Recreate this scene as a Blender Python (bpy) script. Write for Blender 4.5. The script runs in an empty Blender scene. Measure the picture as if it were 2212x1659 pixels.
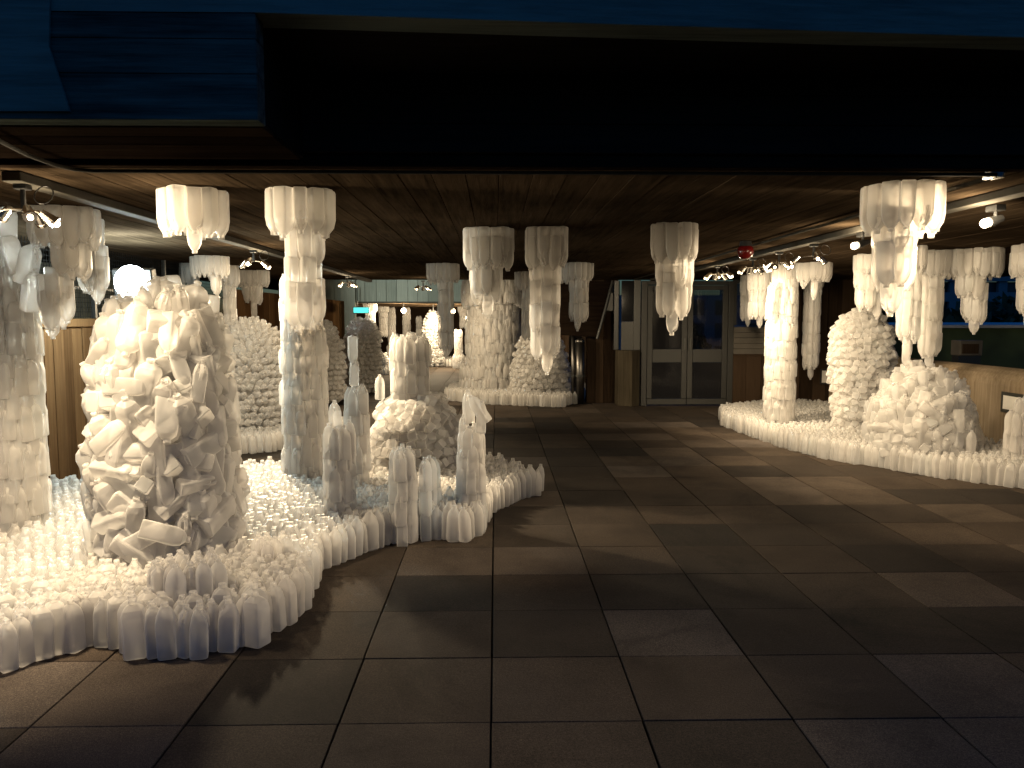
import bpy, bmesh, math, random
import numpy as np
from mathutils import Vector, Matrix, Euler
random.seed(11)
RNG = np.random.default_rng(5)
sc = bpy.context.scene
col = sc.collection
PI = math.pi
R = math.radians

# ------------------------------------------------------------------ camera
CAM_H = 1.59
YAW = math.atan(36/1717)          # looks slightly right of the slab joints
PITCH = -math.atan(143.5/1717)
cd = bpy.data.cameras.new("camera")
cd.sensor_width = 36.0
cd.lens = 36.0*1717/2212
cd.clip_start = 0.05
cd.clip_end = 6000
cam = bpy.data.objects.new("camera", cd)
col.objects.link(cam)
cam.location = (0, 0, CAM_H)
cam.rotation_euler = (PI/2 + PITCH, 0, -YAW)
sc.camera = cam
CROT = Euler((PI/2 + PITCH, 0, -YAW)).to_matrix()

# ------------------------------------------------------------------ dusk sky
w = bpy.data.worlds.new("World")
sc.world = w
w.use_nodes = True
nt = w.node_tree
nt.nodes.clear()
wo = nt.nodes.new("ShaderNodeOutputWorld")
wb = nt.nodes.new("ShaderNodeBackground")
ws = nt.nodes.new("ShaderNodeTexSky")
ws.sky_type = 'NISHITA'
ws.sun_disc = False
ws.sun_elevation = R(3.5)
ws.sun_rotation = R(270)
ws.altitude = 0
ws.air_density = 1.3
ws.dust_density = 0.3
ws.ozone_density = 7.5
wb.inputs['Strength'].default_value = 0.031
nt.links.new(ws.outputs[0], wb.inputs[0])
nt.links.new(wb.outputs[0], wo.inputs[0])

sc.view_settings.view_transform = 'Standard'
sc.view_settings.look = 'None'
sc.view_settings.exposure = 3.0      # a long dusk exposure
sc.view_settings.gamma = 1.0
sc.view_settings.use_curve_mapping = False
sc.cycles.max_bounces = 12
sc.cycles.diffuse_bounces = 9
sc.cycles.glossy_bounces = 3
sc.cycles.transmission_bounces = 4
sc.cycles.transparent_max_bounces = 14
sc.cycles.sample_clamp_indirect = 2.0
sc.cycles.caustics_reflective = False
sc.cycles.caustics_refractive = False

LAMP = 0.90            # overall power of the installation's lamps
WARM = (1.0, 0.785, 0.50)

# ------------------------------------------------------------------ helpers
def ray(u, v):
    d = CROT @ Vector(((u-1106)/1717, -(v-829.5)/1717, -1.0))
    return d
def at_z(u, v, z):
    d = ray(u, v)
    t = (z-CAM_H)/d.z
    return Vector((d.x*t, d.y*t, z))
def at_y(u, v, y):
    d = ray(u, v)
    t = y/d.y
    return Vector((d.x*t, y, CAM_H + d.z*t))
def at_x(u, v, x):
    d = ray(u, v)
    t = x/d.x
    return Vector((x, d.y*t, CAM_H + d.z*t))
HC = 2.28             # ceiling height

def tag(o, label=None, cat=None, group=None, kind=None):
    if label: o['label'] = label
    if cat: o['category'] = cat
    if group: o['group'] = group
    if kind: o['kind'] = kind
    return o
def empty(name, loc, label=None, cat=None, group=None, rotz=0):
    o = bpy.data.objects.new(name, None)
    o.empty_display_size = 0.1
    o.location = loc
    o.rotation_euler = (0, 0, rotz)
    col.objects.link(o)
    return tag(o, label, cat, group)
def link(name, me, parent=None, mat=None):
    o = bpy.data.objects.new(name, me)
    col.objects.link(o)
    if parent is not None: o.parent = parent
    if mat is not None and len(me.materials) == 0: me.materials.append(mat)
    return o

class MB:
    """collects simple shapes into one mesh"""
    def __init__(self): self.bm = bmesh.new()
    def box(self, c, s, rot=None, bevel=0.0):
        m = Matrix.Translation(c)
        if rot is not None: m = m @ (rot.to_4x4() if hasattr(rot, 'to_4x4') else rot)
        r = bmesh.ops.create_cube(self.bm, size=1.0)
        bmesh.ops.scale(self.bm, vec=s, verts=r['verts'])
        if bevel:
            es = list({e for v in r['verts'] for e in v.link_edges})
            b = bmesh.ops.bevel(self.bm, geom=es, offset=bevel, segments=1, affect='EDGES')
            vs = list({v for f in b['faces'] for v in f.verts} | {v for v in r['verts'] if v.is_valid})
        else: vs = r['verts']
        bmesh.ops.transform(self.bm, matrix=m, verts=vs)
        return self
    def span(self, a, b, bevel=0.0):
        a = Vector(a); b = Vector(b)
        return self.box((a+b)/2, (abs(b.x-a.x), abs(b.y-a.y), abs(b.z-a.z)), None, bevel)
    def cyl(self, a, b, r1, r2=None, n=10, cap=True):
        a = Vector(a); b = Vector(b)
        r2 = r1 if r2 is None else r2
        d = b-a
        q = d.to_track_quat('Z', 'Y').to_matrix().to_4x4()
        bmesh.ops.create_cone(self.bm, cap_ends=cap, segments=n, radius1=r1, radius2=r2, depth=d.length,
                              matrix=Matrix.Translation((a+b)/2) @ q)
        return self
    def tube(self, pts, r, n=8):
        pts = [Vector(p) for p in pts]
        rings = []
        for i, p in enumerate(pts):
            d = (pts[min(i+1, len(pts)-1)] - pts[max(i-1, 0)]).normalized()
            q = d.to_track_quat('Z', 'Y').to_matrix()
            rings.append([self.bm.verts.new(p + q @ Vector((r*math.cos(2*PI*k/n), r*math.sin(2*PI*k/n), 0))) for k in range(n)])
        for a, b in zip(rings, rings[1:]):
            for k in range(n):
                self.bm.faces.new((a[k], a[(k+1) % n], b[(k+1) % n], b[k]))
        self.bm.faces.new(list(reversed(rings[0]))); self.bm.faces.new(rings[-1])
        return self
    def prism(self, pts, d):
        """polygon pts extruded by vector d"""
        a = [self.bm.verts.new(p) for p in pts]
        b = [self.bm.verts.new(Vector(p)+Vector(d)) for p in pts]
        n = len(pts)
        self.bm.faces.new(list(reversed(a))); self.bm.faces.new(b)
        for k in range(n): self.bm.faces.new((a[k], a[(k+1) % n], b[(k+1) % n], b[k]))
        return self
    def sphere(self, c, r, s=(1, 1, 1), u=12, v=8):
        rr = bmesh.ops.create_uvsphere(self.bm, u_segments=u, v_segments=v, radius=r)
        bmesh.ops.scale(self.bm, vec=s, verts=rr['verts'])
        bmesh.ops.translate(self.bm, vec=c, verts=rr['verts'])
        return self
    def build(self, name, mat, parent=None, smooth=False):
        bmesh.ops.recalc_face_normals(self.bm, faces=self.bm.faces)
        me = bpy.data.meshes.new(name)
        self.bm.to_mesh(me); self.bm.free()
        if smooth:
            for p in me.polygons: p.use_smooth = True
        me.materials.append(mat)
        o = link(name, me)
        if parent is not None:
            o.parent = parent
            o.matrix_parent_inverse = parent_matrix(parent).inverted()
        return o
def parent_matrix(p):
    m = Matrix.LocRotScale(p.location, p.rotation_euler, p.scale)
    if p.parent is not None: m = parent_matrix(p.parent) @ p.matrix_parent_inverse @ m
    return m

# ------------------------------------------------------------------ materials
def new_mat(name):
    m = bpy.data.materials.new(name); m.use_nodes = True
    n = m.node_tree
    return m, n, n.nodes['Principled BSDF']
def N(n, t, **k):
    x = n.nodes.new(t)
    for a, b in k.items(): setattr(x, a, b)
    return x
def ramp(n, fac, stops):
    r = N(n, 'ShaderNodeValToRGB')
    el = r.color_ramp.elements
    while len(el) < len(stops): el.new(0.5)
    for e, (p, c) in zip(el, stops):
        e.position = p; e.color = (*c, 1)
    n.links.new(fac, r.inputs[0])
    return r
def plain(name, c, rough=0.6, metal=0.0, spec=0.5, noise=0.0, nscale=20):
    m, n, b = new_mat(name)
    b.inputs['Roughness'].default_value = rough
    b.inputs['Metallic'].default_value = metal
    b.inputs['Specular IOR Level'].default_value = spec
    if noise:
        tc = N(n, 'ShaderNodeTexCoord')
        t = N(n, 'ShaderNodeTexNoise'); t.inputs['Scale'].default_value = nscale; t.inputs['Detail'].default_value = 6
        n.links.new(tc.outputs['Object'], t.inputs['Vector'])
        r = ramp(n, t.outputs[0], [(0.3, tuple(x*(1-noise) for x in c)), (0.7, tuple(min(1, x*(1+noise)) for x in c))])
        n.links.new(r.outputs[0], b.inputs['Base Color'])
    else: b.inputs['Base Color'].default_value = (*c, 1)
    return m
def emit(name, c, s):
    m = bpy.data.materials.new(name); m.use_nodes = True
    n = m.node_tree; n.nodes.clear()
    o = N(n, 'ShaderNodeOutputMaterial'); e = N(n, 'ShaderNodeEmission')
    e.inputs[0].default_value = (*c, 1); e.inputs[1].default_value = s
    n.links.new(e.outputs[0], o.inputs[0])
    m.cycles.emission_sampling = 'NONE'
    return m

def milk_mat():
    m = bpy.data.materials.new("milky_plastic"); m.use_nodes = True
    n = m.node_tree; n.nodes.clear()
    out = N(n, 'ShaderNodeOutputMaterial')
    oi = N(n, 'ShaderNodeObjectInfo'); ge = N(n, 'ShaderNodeNewGeometry')
    ad = N(n, 'ShaderNodeMath', operation='ADD'); fr = N(n, 'ShaderNodeMath', operation='FRACT')
    n.links.new(oi.outputs['Random'], ad.inputs[0]); n.links.new(ge.outputs['Random Per Island'], ad.inputs[1])
    n.links.new(ad.outputs[0], fr.inputs[0])
    cr = ramp(n, fr.outputs[0], [(0.0, (.92, .90, .885)), (0.35, (.935, .915, .895)), (0.6, (.90, .90, .905)), (0.85, (.925, .90, .87)), (1.0, (.90, .91, .90))])
    # cloudy wall thickness of the blown plastic
    tc = N(n, 'ShaderNodeTexCoord')
    no = N(n, 'ShaderNodeTexNoise'); no.inputs['Scale'].default_value = 14; no.inputs['Detail'].default_value = 3
    n.links.new(tc.outputs['Object'], no.inputs['Vector'])
    mr = N(n, 'ShaderNodeMapRange'); mr.inputs[3].default_value = 0.54; mr.inputs[4].default_value = 0.72
    mr.inputs[1].default_value = .3; mr.inputs[2].default_value = .7
    n.links.new(no.outputs[0], mr.inputs[0])
    df = N(n, 'ShaderNodeBsdfDiffuse'); tr = N(n, 'ShaderNodeBsdfTranslucent'); mx = N(n, 'ShaderNodeMixShader')
    n.links.new(cr.outputs[0], df.inputs[0]); n.links.new(cr.outputs[0], tr.inputs[0])
    n.links.new(mr.outputs[0], mx.inputs[0]); n.links.new(df.outputs[0], mx.inputs[1]); n.links.new(tr.outputs[0], mx.inputs[2])
    gl = N(n, 'ShaderNodeBsdfGlossy'); gl.inputs['Roughness'].default_value = 0.38
    fz = N(n, 'ShaderNodeFresnel'); fz.inputs['IOR'].default_value = 1.45
    bp = N(n, 'ShaderNodeBump'); bp.inputs['Strength'].default_value = 0.15; bp.inputs['Distance'].default_value = 0.004
    n2 = N(n, 'ShaderNodeTexNoise'); n2.inputs['Scale'].default_value = 45
    n.links.new(tc.outputs['Object'], n2.inputs['Vector']); n.links.new(n2.outputs[0], bp.inputs['Height'])
    n.links.new(bp.outputs[0], gl.inputs['Normal']); n.links.new(bp.outputs[0], df.inputs['Normal'])
    lw = N(n, 'ShaderNodeLayerWeight'); lw.inputs['Blend'].default_value = .35
    tp = N(n, 'ShaderNodeBsdfTransparent'); tp.inputs[0].default_value = (1.0, .99, .975, 1)
    tf = N(n, 'ShaderNodeMapRange'); tf.inputs[3].default_value = .62; tf.inputs[4].default_value = .14
    n.links.new(lw.outputs['Facing'], tf.inputs[0])
    m3 = N(n, 'ShaderNodeMixShader')
    n.links.new(tf.outputs[0], m3.inputs[0]); n.links.new(mx.outputs[0], m3.inputs[1]); n.links.new(tp.outputs[0], m3.inputs[2])
    fm = N(n, 'ShaderNodeMath', operation='MULTIPLY'); fm.inputs[1].default_value = .36
    n.links.new(fz.outputs[0], fm.inputs[0])
    m2 = N(n, 'ShaderNodeMixShader')
    n.links.new(fm.outputs[0], m2.inputs[0]); n.links.new(m3.outputs[0], m2.inputs[1]); n.links.new(gl.outputs[0], m2.inputs[2])
    n.links.new(m2.outputs[0], out.inputs[0])
    return m
MILK = milk_mat()

def board_concrete(name, dark, light, axis, scale=1.0, rough=0.8, objrand=0.35):
    """board-marked concrete: grain stretched along one axis, stains, per-board tint"""
    m, n, b = new_mat(name)
    ge = N(n, 'ShaderNodeNewGeometry')
    mp = N(n, 'ShaderNodeMapping')
    s = {'X': (1.2, 22, 22), 'Y': (22, 1.2, 22), 'Z': (22, 22, 1.2)}[axis]
    mp.inputs['Scale'].default_value = tuple(k*scale for k in s)
    n.links.new(ge.outputs['Position'], mp.inputs[0])
    t = N(n, 'ShaderNodeTexNoise'); t.inputs['Scale'].default_value = 1.4; t.inputs['Detail'].default_value = 7; t.inputs['Roughness'].default_value = .65
    n.links.new(mp.outputs[0], t.inputs['Vector'])
    t2 = N(n, 'ShaderNodeTexNoise'); t2.inputs['Scale'].default_value = 1.1; t2.inputs['Detail'].default_value = 5
    n.links.new(ge.outputs['Position'], t2.inputs['Vector'])
    oi = N(n, 'ShaderNodeObjectInfo')
    a = N(n, 'ShaderNodeMath', operation='MULTIPLY_ADD'); a.inputs[1].default_value = .55; 
    n.links.new(t.outputs[0], a.inputs[0])
    a2 = N(n, 'ShaderNodeMath', operation='MULTIPLY'); a2.inputs[1].default_value = .45
    n.links.new(t2.outputs[0], a2.inputs[0]); n.links.new(a2.outputs[0], a.inputs[2])
    a3 = N(n, 'ShaderNodeMath', operation='MULTIPLY_ADD'); a3.inputs[1].default_value = objrand; 
    a4 = N(n, 'ShaderNodeMath', operation='SUBTRACT'); a4.inputs[1].default_value = objrand*.5
    n.links.new(oi.outputs['Random'], a3.inputs[0]); n.links.new(a.outputs[0], a4.inputs[0]); n.links.new(a4.outputs[0], a3.inputs[2])
    r = ramp(n, a3.outputs[0], [(0.28, dark), (0.72, light)])
    n.links.new(r.outputs[0], b.inputs['Base Color'])
    b.inputs['Roughness'].default_value = rough
    b.inputs['Specular IOR Level'].default_value = 0.0
    bp = N(n, 'ShaderNodeBump'); bp.inputs['Strength'].default_value = .5; bp.inputs['Distance'].default_value = .01
    n.links.new(t.outputs[0], bp.inputs['Height']); n.links.new(bp.outputs[0], b.inputs['Normal'])
    return m
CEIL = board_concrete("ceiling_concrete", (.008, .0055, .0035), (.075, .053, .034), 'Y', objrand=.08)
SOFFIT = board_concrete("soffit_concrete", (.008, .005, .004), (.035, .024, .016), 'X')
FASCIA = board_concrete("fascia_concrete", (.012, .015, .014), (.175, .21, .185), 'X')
DARKWALL = board_concrete("shade_toned_concrete", (.012, .010, .009), (.03, .026, .023), 'X')  # near-black base colour stands in for the shade inside the beam recess
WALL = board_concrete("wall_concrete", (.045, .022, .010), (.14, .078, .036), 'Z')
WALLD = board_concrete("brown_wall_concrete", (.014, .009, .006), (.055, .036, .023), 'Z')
FARBEAM = board_concrete("far_beam_concrete", (.20, .22, .19), (.36, .38, .33), 'Z')
PARA = board_concrete("parapet_concrete", (.13, .095, .06), (.38, .30, .21), 'Z')
PIERM = board_concrete("pier_concrete", (.03, .025, .017), (.10, .082, .058), "Z")
PALE = plain("pale_band", (.085, .074, .06), .8, noise=.15, nscale=5)

def slab_mat():
    m, n, b = new_mat("paving_concrete")
    ge = N(n, 'ShaderNodeNewGeometry'); oi = N(n, 'ShaderNodeObjectInfo')
    vr = N(n, 'ShaderNodeMath', operation='ADD'); n.links.new(oi.outputs['Random'], vr.inputs[0]); n.links.new(ge.outputs['Random Per Island'], vr.inputs[1])
    fr = N(n, 'ShaderNodeMath', operation='FRACT'); n.links.new(vr.outputs[0], fr.inputs[0])
    tint = ramp(n, fr.outputs[0], [(0.0, (.017, .014, .012)), (.2, (.030, .023, .018)), (.5, (.043, .032, .024)), (.8, (.056, .043, .033)), (1.0, (.073, .060, .052))])
    t = N(n, 'ShaderNodeTexNoise'); t.inputs['Scale'].default_value = 2.2; t.inputs['Detail'].default_value = 8; t.inputs['Roughness'].default_value = .6
    n.links.new(ge.outputs['Position'], t.inputs['Vector'])
    rr = ramp(n, t.outputs[0], [(.25, (.62, .60, .58)), (.5, (.95, .94, .93)), (.78, (1.25, 1.24, 1.22))])
    t2 = N(n, 'ShaderNodeTexNoise'); t2.inputs['Scale'].default_value = 90; t2.inputs['Detail'].default_value = 4
    n.links.new(ge.outputs['Position'], t2.inputs['Vector'])
    r2 = ramp(n, t2.outputs[0], [(.3, (.75, .75, .75)), (.7, (1.2, 1.2, 1.2))])
    mu = N(n, 'ShaderNodeMix', data_type='RGBA', blend_type='MULTIPLY'); mu.inputs[0].default_value = 1
    n.links.new(tint.outputs[0], mu.inputs[6]); n.links.new(rr.outputs[0], mu.inputs[7])
    mu2 = N(n, 'ShaderNodeMix', data_type='RGBA', blend_type='MULTIPLY'); mu2.inputs[0].default_value = 1
    n.links.new(mu.outputs[2], mu2.inputs[6]); n.links.new(r2.outputs[0], mu2.inputs[7])
    n.links.new(mu2.outputs[2], b.inputs['Base Color'])
    b.inputs['Roughness'].default_value = .85
    b.inputs['Specular IOR Level'].default_value = .15
    # pale drying marks and dark spots
    t3 = N(n, 'ShaderNodeTexNoise'); t3.inputs['Scale'].default_value = .9; t3.inputs['Detail'].default_value = 9; t3.inputs['Roughness'].default_value = .72; t3.inputs['Distortion'].default_value = 1.2
    n.links.new(ge.outputs['Position'], t3.inputs['Vector'])
    r3 = ramp(n, t3.outputs[0], [(.34, (.55, .55, .56)), (.46, (.95, .95, .95)), (.6, (1.0, 1.0, 1.0)), (.70, (1.45, 1.43, 1.40))])
    t4 = N(n, 'ShaderNodeTexNoise'); t4.inputs['Scale'].default_value = 260; t4.inputs['Detail'].default_value = 2
    n.links.new(ge.outputs['Position'], t4.inputs['Vector'])
    r4 = ramp(n, t4.outputs[0], [(.32, (.45, .45, .45)), (.5, (1, 1, 1)), (.68, (1.7, 1.68, 1.64))])
    mu3 = N(n, 'ShaderNodeMix', data_type='RGBA', blend_type='MULTIPLY'); mu3.inputs[0].default_value = 1
    mu4 = N(n, 'ShaderNodeMix', data_type='RGBA', blend_type='MULTIPLY'); mu4.inputs[0].default_value = 1
    n.links.new(mu2.outputs[2], mu3.inputs[6]); n.links.new(r3.outputs[0], mu3.inputs[7])
    n.links.new(mu3.outputs[2], mu4.inputs[6]); n.links.new(r4.outputs[0], mu4.inputs[7])
    n.links.new(mu4.outputs[2], b.inputs['Base Color'])
    bp = N(n, 'ShaderNodeBump'); bp.inputs['Strength'].default_value = .35; bp.inputs['Distance'].default_value = .004
    n.links.new(t2.outputs[0], bp.inputs['Height']); n.links.new(bp.outputs[0], b.inputs['Normal'])
    return m
SLAB = slab_mat()
JOINT = plain("joint_dirt", (.018, .016, .014), .95)
METAL = plain("grey_metal", (.035, .035, .031), .45, .0, noise=.1)
TRUNK = plain("pale_trunking", (.075, .07, .06), .8, 0.0, .05, noise=.08)
CHROME = plain("chrome", (.75, .72, .68), .18, 1.0)
STEEL = plain("dull_steel", (.16, .15, .14), .38, 1.0)
BLACK = plain("black_metal", (.02, .02, .02), .4)
WIRE = plain("wire", (.015, .015, .015), .9, 0.0, 0.0)
FRAME = plain("door_frame_paint", (.011, .0105, .0085), .5, noise=.12, nscale=8)
REDM = plain("red_plastic", (.10, .004, .004), .25)
BULB = emit("lamp_bulb", (1.0, .80, .52), 5)
HALIDE = emit("halide_lamp", (.82, .95, 1.0), 9)
DIM = emit("dim_bulb", (1.0, .72, .40), 1.6)
GREEN = emit("exit_sign_light", (.10, .85, .75), .2)
PAPER = plain("white_notice", (.72, .70, .66), .5, noise=.05)
DARKGLASS, _n, _b = new_mat("dark_glass")
_b.inputs['Base Color'].default_value = (.01, .01, .012, 1); _b.inputs['Roughness'].default_value = .08; _b.inputs['Specular IOR Level'].default_value = .2
CLEAR = bpy.data.materials.new("clear_glass"); CLEAR.use_nodes = True
_n = CLEAR.node_tree; _n.nodes.clear()
_o = N(_n, 'ShaderNodeOutputMaterial'); _t = N(_n, 'ShaderNodeBsdfTransparent'); _g = N(_n, 'ShaderNodeBsdfGlossy'); _x = N(_n, 'ShaderNodeMixShader')
_t.inputs[0].default_value = (.62, .66, .68, 1); _g.inputs['Roughness'].default_value = .05; _x.inputs[0].default_value = .05
_n.links.new(_t.outputs[0], _x.inputs[1]); _n.links.new(_g.outputs[0], _x.inputs[2]); _n.links.new(_x.outputs[0], _o.inputs[0])

# ------------------------------------------------------------------ floor
floor_me = MB().span((-9, -4, -.30), (6.25, 38, -.046))
FLOOR = floor_me.build("floor", JOINT); tag(FLOOR, kind='structure')
T = .6
slab_variants = []
for k in range(6):
    mb = MB().box((0, 0, -.022), (T-.008, T-.003, .044), None, .0025)
    bm = mb.bm
    bmesh.ops.recalc_face_normals(bm, faces=bm.faces)
    me = bpy.data.meshes.new("paving_slab"); bm.to_mesh(me); bm.free(); me.materials.append(SLAB)
    slab_variants.append(me)
X0 = at_z(1062.5, 1420, 0).x
Y0 = at_z(1065, 1420, 0).y
cells = []
for j in range(-9, 60):
    yc = Y0 + (j+.5)*T
    for i in range(-15, 11):
        xc = X0 + (i+.5)*T
        if xc > 6.2: continue
        if yc > 37 or yc < -3.5: continue
        cells.append((xc, yc))
def in_view(x, y, m=.45):
    return y > 1.55 and abs(x - .02*y) < .645*y + m
def in_poly(x, y, poly):
    c = False; n = len(poly)
    for i in range(n):
        x1, y1 = poly[i]; x2, y2 = poly[(i+1) % n]
        if (y1 > y) != (y2 > y) and x < (x2-x1)*(y-y1)/(y2-y1)+x1: c = not c
    return c
# outlines of the bottle mats on the floor, read off the photograph's ground line
def outline(px, extra=()): return [tuple(at_z(u, v, 0)[:2]) for u, v in px] + list(extra)
MAT_L = outline([(-260, 1452), (-60, 1462), (0, 1458), (70, 1440), (190, 1396), (268, 1396), (287, 1424), (345, 1428), (470, 1415), (560, 1392), (640, 1338), (672, 1288), (690, 1232), (790, 1198),
                 (876, 1157), (900, 1153), (945, 1168), (1005, 1171), (1036, 1160), (1058, 1108), (1080, 1102), (1160, 1066), (1166, 1050)],
                [(.40, 6.85), (.05, 7.75), (-.5, 8.3), (-1.3, 8.2), (-1.9, 7.6), (-2.6, 7.35), (-3.3, 6.9), (-3.75, 6.7), (-3.75, 3.6)])
MAT_R = outline([(1557, 906), (1558, 920), (1632, 947), (1700, 972), (1790, 993), (1910, 1013), (2038, 1034), (2212, 1057), (2330, 1072)],
                [(5.75, 7.4), (5.6, 8.5), (5.5, 9.6), (5.55, 11.0), (5.5, 12.6), (5.1, 13.2), (4.5, 13.1)])
MAT_C = outline([(995, 868), (1060, 874), (1160, 878), (1215, 880), (1230, 874), (1258, 872), (1262, 850)], [(1.9, 16.0), (1.0, 17.2), (-.9, 17.0), (-.95, 15.2)])
MAT_M2 = outline([(470, 985), (560, 980), (606, 972), (640, 965)], [(-1.9, 10.4), (-2.2, 11.2), (-3.4, 11.0), (-3.6, 9.6)])
mats = [MAT_L, MAT_R, MAT_C, MAT_M2]
def covered(x, y):
    return all(any(in_poly(x+a, y+b, p) for p in mats) for a in (-.3, .3) for b in (-.3, .3))
seen, rest = [], []
for c in cells:
    if in_view(*c) and not covered(*c) and -4 < c[0] < 6: seen.append(c)
    else: rest.append(c)
seen.sort(key=lambda c: c[1])
rest += seen[300:]; seen = seen[:300]
for (x, y) in seen:
    o = link("slab", random.choice(slab_variants), FLOOR)
    o.location = (x + random.uniform(-.001, .001), y + random.uniform(-.001, .001), random.uniform(-.003, 0))
    o.rotation_euler = (random.uniform(-.002, .002), random.uniform(-.002, .002), random.uniform(-.0015, .0015))
mb = MB()
for (x, y) in rest: mb.box((x, y, -.024), (T-.008, T-.003, .044))
o = mb.build("slabs", SLAB, FLOOR); o['kind'] = 'stuff'

# ------------------------------------------------------------------ ceiling, beams, walls
Y_IN = 3.74; Y_END = 14.7
CEILING = MB().span((-9, Y_IN, HC+.03), (9, Y_END, HC+.42)).build("ceiling", SOFFIT); tag(CEILING, kind='structure')
bw = .165
x = -4.6
board_cache = {}
while x < 7.6:
    y = Y_IN
    cuts = sorted([random.uniform(5.2, 8.0), random.uniform(9.2, 12.2)]) + [Y_END]
    for c in cuts:
        L = c - y
        me = MB().box((0, 0, 0), (bw-.003, L-.003, .03), None, .0015).bm
        m2 = bpy.data.meshes.new("board"); bmesh.ops.recalc_face_normals(me, faces=me.faces); me.to_mesh(m2); me.free(); m2.materials.append(CEIL)
        o = link("board", m2, CEILING)
        o.location = (x + bw/2, (y+c)/2, HC + .0145 + random.uniform(-.0012, .0012))
        y = c
    x += bw
# front beam: pale fascia above, deep block at left, dark recess at right
BEAM = empty("concrete_beam", (0, 2.92, 2.3), "long board-marked concrete beam over the entrance, blue in the dusk, with a deep block at left", "beam")
def hbands(x0, x1, y0, y1, z0, z1, hs, mat, name):
    """horizontal board courses with shadow gaps, one object each"""
    z = z0; k = 0
    while z < z1-.01:
        h = min(hs[k % len(hs)], z1-z)
        MB().span((x0, y0+random.uniform(0, .003), z+.0006), (x1, y1, z+h-.0006), .002).build(name, mat, BEAM)
        z += h; k += 1
XB = at_y(556, 240, 2.92).x
ZB = at_y(300, 258, 2.92).z
ZT = at_y(800, 30, 2.92).z
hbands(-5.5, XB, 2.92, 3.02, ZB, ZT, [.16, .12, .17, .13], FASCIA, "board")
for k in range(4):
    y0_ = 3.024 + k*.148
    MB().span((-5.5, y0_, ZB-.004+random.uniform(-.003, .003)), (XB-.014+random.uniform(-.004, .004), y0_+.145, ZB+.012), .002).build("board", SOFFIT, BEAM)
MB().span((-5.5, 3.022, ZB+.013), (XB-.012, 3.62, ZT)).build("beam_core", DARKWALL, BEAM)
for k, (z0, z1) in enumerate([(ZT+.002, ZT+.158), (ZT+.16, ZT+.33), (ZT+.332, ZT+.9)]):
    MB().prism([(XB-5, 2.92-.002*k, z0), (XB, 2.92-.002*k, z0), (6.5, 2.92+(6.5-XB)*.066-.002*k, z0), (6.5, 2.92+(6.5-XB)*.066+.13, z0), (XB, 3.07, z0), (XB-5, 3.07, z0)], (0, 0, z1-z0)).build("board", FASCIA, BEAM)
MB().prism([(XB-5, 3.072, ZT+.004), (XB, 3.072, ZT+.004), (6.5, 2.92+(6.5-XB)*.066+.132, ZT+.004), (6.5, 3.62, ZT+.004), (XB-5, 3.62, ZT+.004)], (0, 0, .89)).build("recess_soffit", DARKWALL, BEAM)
# dark recess wall, inset step, thin lip
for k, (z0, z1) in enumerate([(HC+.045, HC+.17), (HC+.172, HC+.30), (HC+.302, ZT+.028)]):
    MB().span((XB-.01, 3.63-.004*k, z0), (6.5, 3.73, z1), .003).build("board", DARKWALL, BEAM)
MB().span((-5.5, 3.622, ZB+.012), (XB-.012, 3.733, ZT)).build("beam_back", SOFFIT, BEAM)
MB().span((-9, 3.66, HC-.012), (9, 3.735, HC+.042), .004).build("edge_strip", SOFFIT, BEAM)
# sloping buttress at the far left of the beam
p0 = at_y(-40, -40, 2.912); p1 = at_y(108, -40, 2.912); p2 = at_y(105, 100, 2.912); p3 = at_y(150, 240, 2.912); p4 = at_y(-40, 240, 2.912)
MB().prism([p0, p1, p2, p3, p4], (0, .018, 0)).build("buttress_face", FASCIA, BEAM)
# storey above
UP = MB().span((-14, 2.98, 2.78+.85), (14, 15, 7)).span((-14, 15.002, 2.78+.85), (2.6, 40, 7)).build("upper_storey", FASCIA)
tag(UP, "dark concrete storey resting on the long entrance beam", "building")
MB().span((-9, 3.75, HC+.43), (9, 14.72, 2.78+.84)).span((-9, 14.722, HC+.43), (2.6, 40, 2.78+.84)).build("floor_slab", SOFFIT, UP)

# thin conduit: comes along the beam soffit, bends, follows the ceiling edge
cz = HC-.022
pts = [at_z(u, v, cz) for u, v in [(-60, 268), (0, 305), (60, 335), (120, 357), (160, 366), (200, 369.5), (300, 370)]]
yl = pts[-1].y
pts += [Vector((x, yl, cz)) for x in (-1, 0, 1, 2, 2.35)]
CON = MB().tube(pts, .009, 8).build("conduit", TRUNK, None, True); tag(CON, "thin pale conduit bending along the front edge of the dark ceiling", "conduit")
# lighting trunking, left and right, and the thin conduit beside the right one
XL = -2.28; XR = 2.76
TL = MB().span((XL-.045, 3.86, HC-.05), (XL+.045, 14.6, HC-.004), .004).build("cable_trunking", TRUNK)
tag(TL, "pale square cable trunking on the left side of the ceiling", "trunking", "cable trunkings along the ceiling")
TR = MB().span((XR-.045, 3.75, HC-.05), (XR+.045, 14.0, HC-.004), .004).build("cable_trunking", TRUNK)
tag(TR, "pale square cable trunking on the right carrying single spotlights", "trunking", "cable trunkings along the ceiling")
CR = MB().tube([(2.37, 3.78, HC-.022), (2.40, 9, HC-.022), (2.44, 14, HC-.022)], .011, 8).build("conduit", TRUNK, None, True)
tag(CR, "thin straight conduit beside the right-hand trunking, ending in a bright disc", "conduit")
MB().cyl((2.37, 3.80, HC-.03), (2.37, 3.80, HC-.005), .045, .05, 16).build("end_disc", CHROME, CR)

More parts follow.
